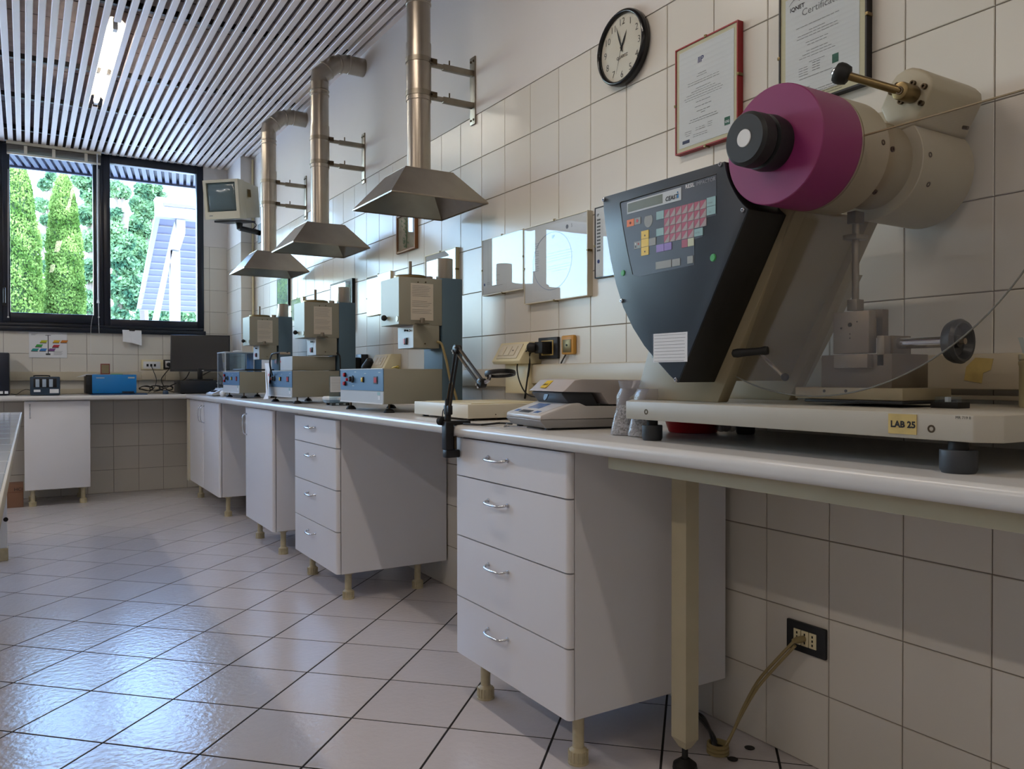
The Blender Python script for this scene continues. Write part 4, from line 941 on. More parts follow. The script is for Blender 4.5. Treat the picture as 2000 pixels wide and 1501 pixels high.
# small card stand and kitchen scale between testers 2 and 3
o = thing('card_holder', 'clear stand holding a printed card between the two nearer testers', 'card holder', (1.44, 3.95, ZT))
yy = 3.93; a = PY(645, 734, yy); b = PY(680, 765, yy)
MB().box(a.x-.004, b.x, yy, yy+.004, ZT, a.z+.002).build('stand', m_clear, o)
s_ = MB().box(a.x, b.x-.004, yy-.001, yy, b.z, a.z-.003).build('card', m_paper, o); txt_lines(s_, ('y', yy-.001), (a.x+.006, a.z-.01), (b.x-.008, b.z+.012), 9)
t = thing('round_scale', 'round white and grey dish scale in front of the card stand', 'scale', (1.40, 4.0, ZT))
cxs, cys = 1.395, 4.02
def oval(r, z, sx=1.0, sy=1.3): return [(cxs+r*sx*math.cos(2*PI*k/36), cys+r*sy*math.sin(2*PI*k/36), z) for k in range(36)]
MB().loft([oval(.05, ZT+.012), oval(.068, ZT+.016), oval(.072, ZT+.03)]).build('lower_shell', M('grey blue shell', '7d8e98', .4), t, smooth=True)
MB().loft([oval(.072, ZT+.03), oval(.073, ZT+.04), oval(.066, ZT+.047), oval(.06, ZT+.047), oval(.055, ZT+.043)]).build('upper_shell', m_white, t, smooth=True)
MB().loft([oval(.05, ZT+.044, .8, .9), oval(.052, ZT+.047, .8, .9), oval(.048, ZT+.048, .8, .9)]).build('pan', m_chrome, t, smooth=True)
for dx, dy in ((-.03, .05), (.04, -.05), (-.035, -.05), (.04, .05)): MB().cyl((cxs+dx, cys+dy, ZT), (cxs+dx, cys+dy, ZT+.014), .011, n=12).build('foot', m_rub, t)
# analytical balance with clear box, near the far end
t = thing('balance', 'small laboratory balance with a clear draught box at the far end', 'balance', (1.42, 6.45, ZT))
x0, x1, ya, yb = 1.30, 1.52, 6.28, 6.56
MB().box(x0-.02, x1+.03, ya, yb, ZT+.01, ZT+.06).build('base', m_mwhite, t, bevel=.006)
MB().prism([(x0-.09, ZT+.006), (x0-.02, ZT+.006), (x0-.02, ZT+.05), (x0-.09, ZT+.02)], 'y', ya+.02, yb-.02).build('keypad', m_mwhite, t, bevel=.003)
MB().box(x0-.07, x0-.035, ya+.07, yb-.09, ZT+.032, ZT+.044).build('display', m_dark, t)
for q in ((x0, x0+.008, ya, ya+.008), (x0, x0+.008, yb-.008, yb), (x1-.008, x1, ya, ya+.008), (x1-.008, x1, yb-.008, yb)): MB().box(*q, ZT+.06, 1.20).build('corner_post', m_mwhite, t)
MB().box(x0+.001, x0+.004, ya+.008, yb-.008, ZT+.06, 1.20).build('glass_panel', m_clear, t); MB().box(x0+.008, x1-.008, ya+.001, ya+.004, ZT+.06, 1.20).build('glass_panel', m_clear, t); MB().box(x0+.008, x1-.008, yb-.004, yb-.001, ZT+.06, 1.20).build('glass_panel', m_clear, t)
MB().box(x0-.002, x1+.002, ya-.002, yb+.002, 1.20, 1.207).build('lid', m_mwhite, t, bevel=.002)
MB().box(x1, x1+.06, ya+.02, yb-.02, ZT+.06, 1.20).build('back_column', m_mblue, t, bevel=.004)
MB().lathe([(.045, 0), (.045, .004), (.008, .005), (.008, .03)], ((x0+x1)/2, (ya+yb)/2, ZT+.062), (0, 0, 1), 24).build('pan', m_chrome, t, smooth=True)
o = MB().lathe([(.02, 0), (.035, .006), (.034, .012), (.01, .014)], (1.42, 6.4, 1.207), (0, 0, 1), 24).build('dish_lid', m_white, smooth=True); tag(o, 'small white dish on top of the clear draught box', 'dish')
# crumpled bag by the far tester foot
o = MB().ball((1.26, 6.16, ZT+.022), .026, 14, 10, (1, 1.2, .9)).build('cotton_ball', m_white, smooth=True); tag(o, 'crumpled white wad beside the foot of the farthest tester', 'wad')
# ================================================================== things on the right wall
cyy, czz, cr = 2.098, 2.128, .126
t = thing('wall_clock', 'round black-rimmed wall clock with arabic numerals', 'clock', (WX-.02, cyy, czz-cr))
c0 = (WX-.004, cyy, czz)
MB().lathe([(cr*.93, 0), (cr*.99, .004), (cr, .016), (cr*.985, .026), (cr*.94, .032), (cr*.90, .031), (cr*.875, .024), (cr*.87, .016)], c0, (-1, 0, 0), 64, cap=True).build('rim', M('glossy black plastic', '101216', .15), t, smooth=True, angle=60)
dl = MB().lathe([(cr*.88, .0165), (cr*.88, .018)], c0, (-1, 0, 0), 48).build('dial', M('cream clock dial', 'c9c3b4', .6), t)
fx_ = WX-.004-.0186
m_cg2 = M('clock grey numeral', '3a3834', .7)
for n in range(1, 13):
    a = PI/2-n*PI/6; s_ = str(n); R2 = cr*.70
    text(s_, 'numeral', m_cg2, dl, (fx_, cyy-math.cos(a)*R2, czz+math.sin(a)*R2-.011), XM, UP, .033, -.0002, align='CENTER')
text('QUARTZ', 'lettering', m_ink, dl, (fx_, cyy+.028, czz-.034), XM, UP, .0145, .0002)
def hand(ang, L_, w, mm, x):
    d = Vector((0, -math.sin(ang), math.cos(ang))); s_ = Vector((0, math.cos(ang), math.sin(ang))); c = Vector((x, cyy, czz))
    pts = [c-d*L_*.18-s_*w*.5, c-d*L_*.18+s_*w*.5, c+d*L_*.45+s_*w, c+d*L_, c+d*L_*.45-s_*w]
    MB().add([tuple(p) for p in pts]+[(p.x-.0006, p.y, p.z) for p in pts], [(0, 1, 2, 3, 4), (9, 8, 7, 6, 5)]+[(i, (i+1) % 5, 5+(i+1) % 5, 5+i) for i in range(5)]).build('hand', mm, dl)
hand(math.radians(27), .058, .0045, m_ink, fx_-.001); hand(math.radians(-19), .082, .0035, m_ink, fx_-.002); hand(math.radians(198), .085, .0008, m_ink, fx_-.003)
MB().cyl((fx_, cyy, czz), (fx_-.005, cyy, czz), .004, n=14).build('pivot', m_ink, dl)
g_ = MB().lathe([(cr*.87, .0245), (cr*.6, .0275), (cr*.3, .029), (.0005, .0295)], c0, (-1, 0, 0), 40, cap=False).build('glass', m_frameglass, t, smooth=True)

def picture(label, y0, y1, z0, z1, depth, wf, fmat, name='framed_certificate', cat='framed certificate', border=.006, paper=m_paper, clips=True, group='framed papers on the right wall', mat_c=None, edge=None):
    """y0 is the edge nearer the camera"""
    t = thing(name, label, cat, (WX-.006, (y0+y1)/2, z0), group)
    xw = WX-.004; xf = xw-depth
    m = MB(); w = wf
    m.box(xf, xw, y0, y0+w, z0, z1); m.box(xf, xw, y1-w, y1, z0, z1); m.box(xf, xw, y0+w, y1-w, z0, z0+w); m.box(xf, xw, y0+w, y1-w, z1-w, z1)
    m.build('frame', fmat, t)
    if mat_c: MB().box(xf+.003, xw, y0+w, y1-w, z0+w, z1-w).build('mount', mat_c, t)
    pp = MB().box(xf+.002, xw, y0+w+border, y1-w-border, z0+w+border, z1-w-border).build('sheet', paper, t)
    MB().box(xf+.0002, xf+.0012, y0+.0006, y1-.0006, z0+.0006, z1-.0006).build('glass', m_frameglass, t)
    if clips:
        for y, z in (((y0+y1)/2, z1), ((y0+y1)/2, z0), (y0, (z0+z1)/2+.01), (y1, (z0+z1)/2-.01)):
            MB().box(xf-.0015, xw-.004, y-.004, y+.004, z-.004, z+.004).build('clip', m_brass, t, bevel=.0008)
    return t, pp, xf+.0017
def pl(t, x, y1, y0, z, widths, dz, mat=m_inkg, th=.0011):
    """centred printed lines; y1 (left) .. y0 (right)"""
    m = MB(); c = (y0+y1)/2
    for i_, w in enumerate(widths):
        if w: 
            n = max(1, int(w/.012)); L_ = w/n
            for k in range(n): m.box(x-.0003, x, c+w/2-k*L_, c+w/2-(k+random.uniform(.72, .93))*L_, z-i_*dz-th, z-i_*dz)
    return m.build('printed_lines', mat, t)
t, s_, x = picture('certificate in a thin red frame right of the clock', 1.583, 1.836, 1.702, 2.026, .022, .004, m_redf, mat_c=m_paperb, border=.012)
text('IIP', 'lettering', M('navy ink', '26306e', .6), s_, (x, 1.742, 1.957), XM, UP, .024, .0006, shear=.1)
pl(s_, x, 1.755, 1.69, 1.925, [.035, .045], .007)
pl(s_, x, 1.79, 1.645, 1.905, [.13, .13, 0, .06, .1, .14, .16, .15], .0072)
pl(s_, x, 1.79, 1.645, 1.842, [.06, 0, .07, 0, .055, .02, 0, .11, .12], .007, m_ink)
pl(s_, x, 1.80, 1.76, 1.762, [.03, .03, .02], .006); pl(s_, x, 1.76, 1.70, 1.765, [.04, .04, 0, .06, .06], .006); pl(s_, x, 1.70, 1.68, 1.77, [.02, .02, .02], .006)
MB().box(x-.0003, x, 1.775, 1.805, 1.728, 1.738).build('stamp', M('slate print', '3c4663', .7), s_)
gq = MB().box(x-.0003, x, 1.613, 1.634, 1.741, 1.764).build('logo', M('dark green print', '1f5f4c', .6), s_); text('CSQ', 'lettering', m_paper, gq, (x-.0006, 1.632, 1.748), XM, UP, .0085, .0003)
t, s_, x = picture('large certificate in a thin black frame, top right', 1.180, 1.440, 1.722, 2.032, .022, .0045, m_black, mat_c=m_paperb, border=.016)
text('IQNET', 'lettering', m_ink, s_, (x, 1.405, 1.975), XM, UP, .0155, .0004)
m = MB(); m.tube([(x-.0004, 1.408-.034*(k/8), 1.992+.012*math.sin(PI*(k/8)*.9)) for k in range(9)], .0005, 4, 0); m.tube([(x-.0004, 1.398-.02*(k/8), 2.0+.006*math.sin(PI*(k/8))) for k in range(9)], .0004, 4, 0); m.build('logo_arc', m_inkg, s_)
text('Certificate', 'lettering', m_inkg, s_, (x, 1.368, 1.952), XM, UP, .026)
pl(s_, x, 1.385, 1.255, 1.925, [.13, 0, .05, .12, .125, 0, .07, .06, 0, .065, .09, .11, 0, .05], .0075)
pl(s_, x, 1.378, 1.345, 1.818, [.03, .03, .03, .03], .0065); pl(s_, x, 1.335, 1.31, 1.822, [.025, .025, .025, .025], .0065, m_ink); pl(s_, x, 1.378, 1.27, 1.79, [.1], .006)
pl(s_, x, 1.375, 1.335, 1.765, [.035, .04], .008); pl(s_, x, 1.36, 1.24, 1.752, [.11, .1, .115, .11], .006)
MB().box(x-.0003, x, 1.258, 1.276, 1.80, 1.822).build('logo', M('dark green print two', '1f5f4c', .6), s_)
t, s_, x = picture('wide certificate in a cream clip frame, left of the pair behind the analyser', 2.717, 3.056, 1.372, 1.617, .022, .003, m_pvc, mat_c=m_paper, border=.004, edge=m_pvc)
pl(s_, x, 3.0, 2.85, 1.452, [.04, 0, .03, 0, .09], .011, m_inkg); MB().lathe([(.006, 0), (.006, .0003)], (x, 3.035, 1.42), (-1, 0, 0), 18).build('seal', M('blue print', '3a4a86', .6), s_); pl(s_, x, 3.02, 2.98, 1.427, [.03, .03], .007)
t, s_, x = picture('large landscape certificate in a cream clip frame reflecting the window', 2.283, 2.706, 1.308, 1.614, .024, .003, m_pvc, mat_c=m_paper, border=.004)
m_bp = bpy.data.materials['blue print']
text('IIP', 'lettering', m_ink, s_, (x, 2.51, 1.545), XM, UP, .018, .0004); m = MB()
m.tube([(x-.0004, 2.64-.26*(.5-.5*math.cos(a)), 1.46+.11*math.sin(a)) for a in [k*2*PI/40 for k in range(41)]], .0009, 4, 0); m.build('ring_print', M('pale blue print', '8fa6c4', .6), s_)
MB().lathe([(.008, 0), (.008, .0003)], (x, 2.41, 1.575), (-1, 0, 0), 18).build('seal', m_inkg, s_); text('S', 'lettering', m_inkg, s_, (x, 2.385, 1.57), XM, UP, .018)
for k in range(4): pl(s_, x, 2.65, 2.6, 1.54-.03*k, [.05, .055, .05], .008, m_inkg)
pl(s_, x, 2.56, 2.36, 1.49, [.16, .18, .15, .17, 0, .14, .16, .1], .010, m_inkg)
t, s_, x = picture('portrait certificate half hidden behind the tester console', 2.03, 2.257, 1.366, 1.617, .012, .002, m_black, border=.002)
for k in range(10): MB().box(x-.0003, x, 2.225, 2.245, 1.575-.012*k-.006, 1.575-.012*k).build('printed_word', m_inkg, s_)
text('IIP', 'lettering', m_ink, s_, (x, 2.246, 1.585), XM, UP, .013, .0003); MB().lathe([(.007, 0), (.007, .0003)], (x, 2.236, 1.425), (-1, 0, 0), 18).build('seal', m_bp, s_)
# small painting
t = thing('small_painting', 'small painting of a leafy stem in a gilt brown frame beneath the near hood', 'painting', (WX-.01, 3.888, 1.68), 'framed papers on the right wall')
y0, y1, z0, z1 = 3.765, 4.012, 1.682, 1.888; xw = WX-.004
m = MB(); w = .014
m.box(xw-.02, xw, y0, y0+w, z0, z1); m.box(xw-.02, xw, y1-w, y1, z0, z1); m.box(xw-.02, xw, y0+w, y1-w, z0, z0+w); m.box(xw-.02, xw, y0+w, y1-w, z1-w, z1)
m.build('frame', m_wood, t, bevel=.003)
MB().box(xw-.01, xw, y0+w, y1-w, z0+w, z1-w).build('canvas', M('muted canvas', '9a8f7a', .7, var=.2, vscale=30), t)
m = MB(); m.tube([(xw-.0108, 3.89, 1.70), (xw-.0108, 3.885, 1.78), (xw-.0108, 3.895, 1.86)], .004, 5); rn2 = random.Random(5)
for k in range(40):
    z = rn2.uniform(1.70, 1.865); y = 3.89+rn2.gauss(0, .018); m.add([(xw-.0112, y, z), (xw-.0112, y+.016, z+.006), (xw-.0112, y+.02, z+.016), (xw-.0112, y+.005, z+.01)], [(0, 1, 2, 3)])
m.build('painted_plant', M('green paint', '4e6b45', .7), t)
MB().box(xw-.0205, xw-.0195, y0+w-.002, y1-w+.002, z0+w-.002, z1-w+.002).build('glass', m_frameglass, t)
t, s_, x = picture('cream clip frame behind the nearest tester weight can', 3.31, 3.645, 1.40, 1.625, .02, .004, m_pvcd, mat_c=m_paper, border=.004); pl(s_, x, 3.62, 3.5, 1.58, [.08, .1, 0, .09, .1, .08], .01)
t, s_, x = picture('clip-framed printed sheet left of the nearest tester head', 4.10, 4.46, 1.372, 1.604, .015, .003, m_pvcd, mat_c=m_paper, border=.004); pl(s_, x, 4.44, 4.2, 1.585, [.1, .05, 0, .2, .18, .2, .19, 0, .2, .2, .18, .1], .015, m_bp)
t, s_, x = picture('dark framed glass picture between the two nearer testers', 4.69, 5.10, 1.30, 1.625, .02, .012, m_black, mat_c=m_navy, border=.02, paper=M('grey green reflection', '7d9484', .7, var=.2, vscale=12), clips=False)  # sheet colour stands in for a green reflection in the glass
t, s_, x = picture('dark framed glass picture above the farthest tester', 6.085, 6.40, 1.565, 1.80, .02, .012, m_black, border=.004, mat_c=m_navy, paper=M('bluish green print', '7f9a98', .7, var=.25, vscale=14), clips=False)
t, s_, x = picture('frame standing low behind the farthest tester top', 5.72, 6.02, 1.44, 1.60, .015, .004, m_pvcd, border=.004)

# sockets on the trunking
def sloped_socket(y0, y1, z0, z1, label, low=.95):
    t = thing('sloped_socket_box', label, 'socket', (WX-.05, (y0+y1)/2, z0), 'cream sloped socket boxes on the right wall')
    MB().prism([(WX-.004, z0), (WX-.10, z0), (WX-.108, z0+.012), (WX-.062, z1), (WX-.004, z1)], 'y', y0, y1).build('box', m_pvcd, t, bevel=.003)
    MB().box(WX-.06, WX-.004, y0+.01, y1-.03, low, z0).build('riser', m_pvcd, t, bevel=.002)
    a = Vector((WX-.108, 0, z0+.012)); b = Vector((WX-.062, 0, z1)); n = Vector((-(b.z-a.z), 0, b.x-a.x)).normalized(); d = b-a
    def slab(u0, u1, ya, yb, h0, h1, name, mm, par):
        P_ = [a+d*u0+n*h0, a+d*u1+n*h0, a+d*u1+n*h1, a+d*u0+n*h1]
        return MB().prism([(p.x, p.z) for p in P_], 'y', ya, yb).build(name, mm, par, bevel=.001)
    pt = slab(.12, .88, y0+.03, y1-.03, 0, .004, 'plate', m_pvc, t)
    for k in range(3): q = slab(.25, .75, y0+.055+k*.042, y0+.092+k*.042, .004, .0075, 'module', m_pvc, pt)
    q = slab(.47, .53, y0+.07, y0+.078, .0075, .008, 'hole', m_black, pt)
    return t
sloped_socket(2.615, 2.83, 1.068, 1.155, 'cream sloped socket box on the wall behind the magnifier lamp')
sloped_socket(3.99, 4.22, 1.045, 1.14, 'cream sloped socket box behind the nearest tester base')
t = thing('wall_socket', 'black square wall socket with a black plug in it', 'socket', (WX-.01, 2.555, 1.085))
MB().box(WX-.016, WX-.004, 2.487, 2.622, 1.086, 1.170).build('plate', m_dark, t, bevel=.003)
m = MB(); m.box(WX-.0185, WX-.016, 2.515, 2.52, 1.10, 1.158); m.box(WX-.0185, WX-.016, 2.59, 2.595, 1.10, 1.158); m.box(WX-.0185, WX-.016, 2.52, 2.59, 1.10, 1.104); m.box(WX-.0185, WX-.016, 2.52, 2.59, 1.154, 1.158)
m.build('inner_frame', m_tape, t)
pg = thing('plug', 'black mains plug pushed into the black wall socket', 'plug', (WX-.04, 2.58, 1.12))
MB().box(WX-.06, WX-.017, 2.528, 2.584, 1.107, 1.152).build('body', m_rub, pg, bevel=.004)
MB().lathe([(.012, 0), (.019, .01), (.02, .028), (.016, .034)], (WX-.058, 2.572, 1.13), (-.5, 1, .02), 20).build('grip', m_rub, pg, smooth=True)
o = MB().tube([PX(1040, 678, 1.68), PX(1022, 690, 1.67), PX(1012, 707, 1.67), PX(1010, 722, 1.67), PX(1014, 742, 1.67), PX(1023, 762, 1.67), PX(1034, 772, 1.68), PX(1052, 776, 1.69), PX(1058, 779, 1.68)], .0028, 8).build('mains_cable', m_cableb, smooth=True); tag(o, 'thin black cable looping from the plug towards the analyser', 'cable')
o = MB().tube([PX(1042, 682, 1.69), PX(1034, 692, 1.69), PX(1034, 712, 1.69), PX(1031, 735, 1.69), PX(1028, 757, 1.69), PX(1025, 778, 1.69)], .0042, 8).build('mains_cable', m_cableb, smooth=True); tag(o, 'thick black cable hanging straight down from the plug', 'cable')
t = thing('thermostat', 'small yellow-brown timer box right of the black wall socket', 'timer box', (WX-.01, 2.416, 1.10))
MB().box(WX-.022, WX-.004, 2.378, 2.456, 1.100, 1.172).build('case', M('amber plastic', 'c08d3c', .4), t, bevel=.006)
MB().box(WX-.024, WX-.022, 2.39, 2.444, 1.108, 1.156).build('rim', m_brass, t, bevel=.004); MB().lathe([(.004, 0), (.004, .002)], (WX-.0245, 2.417, 1.135), (-1, 0, 0), 12).build('button', m_black, t)
MB().tube([(WX-.012, 2.44, 1.10), (WX-.012, 2.455, 1.085), (WX-.012, 2.47, 1.068)], .003, 6).build('lead', m_foot, t)
# low wall socket with yellowed cables into the floor
t = thing('wall_socket', 'low black wall plate with three cream sockets and two yellowed leads', 'socket', (WX-.01, 1.36, .29))
a = PX(1542, 1206, WX-.016); b = PX(1615, 1289, WX-.016)
MB().box(WX-.014, WX-.004, 1.298, 1.42, .292, .371).build('plate', m_dark, t, bevel=.003)
for k in range(3):
    ya = 1.395-.024*k-.001; q = MB().box(WX-.0175, WX-.014, ya-.022, ya, .312, .352).build('socket_module', m_pvcd, t, bevel=.001)
    for z in (.321, .332, .343): MB().box(WX-.0182, WX-.0172, ya-.013, ya-.009, z-.003, z+.003).build('hole', m_black, q)
pg = thing('plug', 'small yellowed plug in the low black wall plate', 'plug', (WX-.03, 1.36, .33))
MB().lathe([(.008, 0), (.009, .02), (.006, .034)], (WX-.018, 1.36, .333), (-1, .25, -.1), 16).build('body', m_cabley, pg, smooth=True)
fl = PZ(1402, 1470, 0)
for q, (dx, l_) in enumerate(((0, 'upper yellowed cable running from the low wall plate to the floor outlet'), (.024, 'lower yellowed cable running from the low wall plate to the floor outlet'))):
    pts = [(WX-.045, 1.366, .332-dx*.6), PX(1520, 1284+dx*500, 1.70), PX(1480, 1330+dx*500, 1.68), PX(1450, 1385+dx*300, 1.655), PX(1431, 1430, 1.63), (fl.x+.005+dx*.4, fl.y-.012, .012)]
    o = MB().tube(pts, .0042, 8).build('mains_cable', m_cabley, smooth=True); tag(o, l_, 'cable')
t = thing('floor_outlet', 'round ribbed conduit collar in the floor with cables entering it', 'conduit', (fl.x, fl.y, 0))
MB().lathe([(.024, 0), (.030, .002), (.030, .008), (.026, .010), (.030, .012), (.030, .018), (.026, .020), (.029, .022), (.029, .028), (.024, .029), (.022, .012)], (fl.x, fl.y, 0), (0, 0, 1), 28).build('collar', m_cabley, t, smooth=True)
MB().cyl((fl.x, fl.y, .001), (fl.x, fl.y, .014), .023, n=24).build('opening', m_black, t)
for i_, (px, py) in enumerate(((1431, 1482), (1464, 1460))):
    h_ = PZ(px, py, 0.0005); o = MB().lathe([(.013, 0), (.014, .0012), (.012, .0016)], h_, (0, 0, 1), 16).build('floor_hole', m_black); tag(o, ('dark chipped hole in the floor touching the conduit collar', 'dark chipped hole in the floor near the wall foot')[i_], 'hole')
for q, (dx, l_) in enumerate(((0, 'dark cable rising from the floor collar towards the cabinet, outer one'), (.014, 'dark cable rising from the floor collar towards the cabinet, inner one'))):
    o = MB().tube([(fl.x-.01, fl.y+.0+dx*.4, .014), PZ(1395-dx*300, 1440, .03), PZ(1378-dx*300, 1415, .02)+Vector((dx, 0, 0)), PZ(1362, 1398, .01)+Vector((dx, 0, 0)), PZ(1340, 1385, .008)], .0055, 8).build('dark_cable', m_dark, smooth=True); tag(o, l_, 'cable')

# ================================================================== near worktop: analyser, light box, lamp, bags, bowl
ax, ay = 1.242, 1.952; AR = math.radians(-9)
t = thing('moisture_analyser', 'white moisture analyser with sloping keypad and hinged grey lid', 'laboratory balance', (ax, ay, ZT))
hw_ = .125
def pz(pts, name, mm, par=t, w0=-hw_, w1=hw_, bevel=.004): return MB().prism([(ax+a, ZT+b) for a, b in pts], 'y', ay+w0, ay+w1).build(name, mm, par, bevel=bevel)
m_ga = M('warm grey shell', '8d8a88', .45)
pz([(.012, .006), (.33, .006), (.345, .028), (-.004, .030), (-.006, .026)], 'base_shell', m_ga)
body = pz([(-.006, .030), (.345, .030), (.345, .064), (.14, .066), (.118, .075), (.095, .074), (-.004, .042)], 'body', M('off white shell', 'bfbab6', .35))
d = Vector((.099, 0, .032)).normalized(); n = Vector((-d.z, 0, d.x))
def onslope(u0, u1, y0, y1, h, name, mm, par):
    o = Vector((ax-.004, 0, ZT+.042)); P_ = [o+d*u0+n*-.001, o+d*u1+n*-.001, o+d*u1+n*h, o+d*u0+n*h]
    return MB().prism([(p.x, p.z) for p in P_], 'y', ay+y0, ay+y1).build(name, mm, par)
kp = onslope(.006, .098, -.098, .112, .0008, 'keypad', M('pale keypad film', 'c6c7ca', .35), body)
onslope(.045, .085, -.02, .062, .0016, 'display', M('blue display', '6d87b8', .25, coat=.3), kp)
onslope(.010, .028, -.02, .055, .0016, 'key_row', m_navy, kp); onslope(.014, .028, -.075, -.045, .0016, 'key', M('blue key', '3e6aa8', .4), kp); onslope(.014, .028, .07, .095, .0016, 'key', bpy.data.materials['blue key'], kp)
pz([(.10, .066), (.19, .064), (.165, .108), (.075, .106), (.068, .102)], 'dark_band', M('anthracite shell', '34373e', .4), t, -.105, .105)
q_ = MB().lathe([(.013, 0), (.013, .003), (.010, .003)], (ax+.072, ay-.0, ZT+.092), (-1, 0, .35), 20).build('sight_hole', m_black, t)
lid = pz([(.066, .107), (.19, .104), (.215, .07), (.345, .068), (.36, .075), (.362, .128), (.34, .140), (.13, .143), (.105, .140), (.074, .112)], 'lid', M('greyish white lid', 'b3aba8', .35), t, -.118, .118, .007)
o = Vector((ax+.078, 0, ZT+.117)); e = Vector((ax+.104, 0, ZT+.138))
lb = MB().add([(o.x-.003, ay+.055, o.z), (o.x-.003, ay+.015, o.z), (e.x-.003, ay+.015, e.z), (e.x-.003, ay+.055, e.z), (o.x, ay+.055, o.z), (o.x, ay+.015, o.z), (e.x, ay+.015, e.z), (e.x, ay+.055, e.z)], [(0, 1, 2, 3), (7, 6, 5, 4), (0, 4, 5, 1), (1, 5, 6, 2), (2, 6, 7, 3), (3, 7, 4, 0)]).build('label', m_yel, lid); lab(lb, 'yellow label reading LAB 13')
dv = (e-o).normalized(); text('LAB 13', 'lettering', m_ink, lb, (o.x-.0036+dv.x*.012, ay+.053, o.z+dv.z*.012), XM, tuple(dv), .0105, .0005)
for a, b in ((.03, -.1), (.03, .1), (.3, -.1), (.3, .1)): MB().cyl((ax+a, ay+b, ZT), (ax+a, ay+b, ZT+.01), .01, n=12).build('foot', m_foot, t)
t.rotation_euler = (0, 0, AR)
t = thing('light_box', 'flat cream light box lying behind the magnifier lamp', 'light box', (1.4, 2.56, ZT))
MB().box(1.268, 1.66, 2.345, 2.775, ZT+.008, ZT+.056).build('casing', m_pvc, t, bevel=.003)
MB().box(1.30, 1.62, 2.38, 2.74, ZT+.056, ZT+.058).build('top_panel', m_pvcd, t)
for x, y in ((1.30, 2.38), (1.30, 2.74), (1.62, 2.38), (1.62, 2.74)): MB().cyl((x, y, ZT), (x, y, ZT+.009), .012, n=10).build('foot', m_rub, t)
for px, py in ((968, 809), (968, 817)):
    p = PY(px, py, 2.345); MB().cyl((p.x, 2.345, p.z), (p.x, 2.343, p.z), .002, n=8).build('screw', m_bolt, t)
# tweezers / clip at its corner
o = MB().tube([PZ(990, 828, ZT+.012), PZ(985, 833, ZT+.006), PZ(992, 832, ZT+.006), PZ(1010, 833, ZT+.006), PZ(1030, 834, ZT+.006)], .0022, 6).build('wire_clip', m_chrome, smooth=True); tag(o, 'bent wire clip lying in front of the analyser', 'clip')
o = MB().tube([PZ(905, 827, ZT+.005), PZ(940, 829, ZT+.005), PZ(975, 826, ZT+.005), PZ(1000, 827, ZT+.005)], .0035, 6).build('mains_cable', m_cableb, smooth=True); tag(o, 'black cord lying between the lamp clamp and the analyser', 'cable')
# magnifier lamp clamped to the worktop corner
LXp = 1.128
t = thing('magnifier_lamp', 'black folding-arm magnifier clamped to the worktop corner', 'magnifier', (LXp, 2.22, .78))
P0 = PX(875, 822, LXp); P1 = PX(893, 682, LXp); P2 = PX(941, 748, LXp)
m = MB(); m.box(LXp-.015, LXp+.07, P0.y-.022, P0.y+.014, ZT, ZT+.012); m.box(LXp-.017, LXp+.011, P0.y-.020, P0.y+.012, .79, ZT+.012); m.box(LXp-.015, LXp+.034, P0.y-.018, P0.y+.010, .765, .79)
m.build('clamp', m_black, t, bevel=.004)
MB().cyl((LXp+.024, P0.y, .785), (LXp+.024, P0.y, ZB-.001), .006, n=10).build('clamp_screw', m_bolt, t)
MB().lathe([(.006, 0), (.013, .004), (.013, .016), (.008, .018)], (LXp-.016, P0.y+.004, P0.z+.02-.02), (-.3, 1, 0), 16).build('side_knob', m_rub, t, smooth=True)
MB().cyl((LXp, P0.y, ZT+.01), (LXp, P0.y, P0.z+.07), .010, n=14).build('socket', m_black, t, smooth=True)
def dbl(A, B, sep=.011, w=.0042, name='arm'):
    d = (B-A).normalized(); s_ = Vector((0, d.z, -d.y)).normalized()*sep
    par = None
    for k, sg in enumerate((-1, 1)):
        o = MB().cyl(A+s_*sg*.9, B+s_*sg*.9, w, w, 8).build(name, m_black, t)
        MB().cyl(A+s_*sg*.9+d*.02+Vector((-.003, 0, 0)), A+s_*sg*.9+(B-A)*.45+Vector((-.003, 0, 0)), .0028, .0028, 8).build('spring', m_bolt, o)
dbl(Vector((LXp, P0.y, P0.z+.03)), P1); dbl(P1, P2)
MB().box(LXp-.008, LXp+.008, P0.y-.018, P0.y+.016, P0.z+.02, P0.z+.05).build('joint', m_black, t, bevel=.003)
for Pn in (P1, P2):
    j = MB().cyl(Pn-Vector((.010, 0, 0)), Pn+Vector((.010, 0, 0)), .0145, n=18).build('joint', m_black, t, bevel=.002)
    for dy, dz in ((-.007, .006), (.009, -.004), (.002, -.011)): MB().cyl(Pn+Vector((-.011, dy, dz)), Pn+Vector((-.014, dy, dz)), .0035, n=8).build('rivet', m_chrome, j)
LC = PX(977, 729, LXp+.03); LC = PX(977, 729, LXp+.035)
tlt = Vector((.05, .16, 1)).normalized()
ring = MB().lathe([(.038, -.006), (.044, -.006), (.0455, 0), (.044, .006), (.038, .006)], LC, tlt, 40, cap=False).build('lens_ring', m_black, t, smooth=True)
MB().lathe([(.0005, -.004), (.02, -.003), (.039, 0), (.02, .003), (.0005, .004)], LC, tlt, 36, cap=False).build('lens', m_frameglass, ring, smooth=True)
MB().tube([P2, P2+Vector((.01, -.02, .008)), LC-Vector((.01, -.044, .0))], .006, 8).build('yoke', m_chrome, t, smooth=True)
MB().tube([P0+Vector((-.004, .012, .04)), P0+Vector((-.004, .028, .03)), P0+Vector((-.004, .03, 0)), P0+Vector((-.004, .018, -.012))], .0018, 6).build('cord', m_cableb, t)
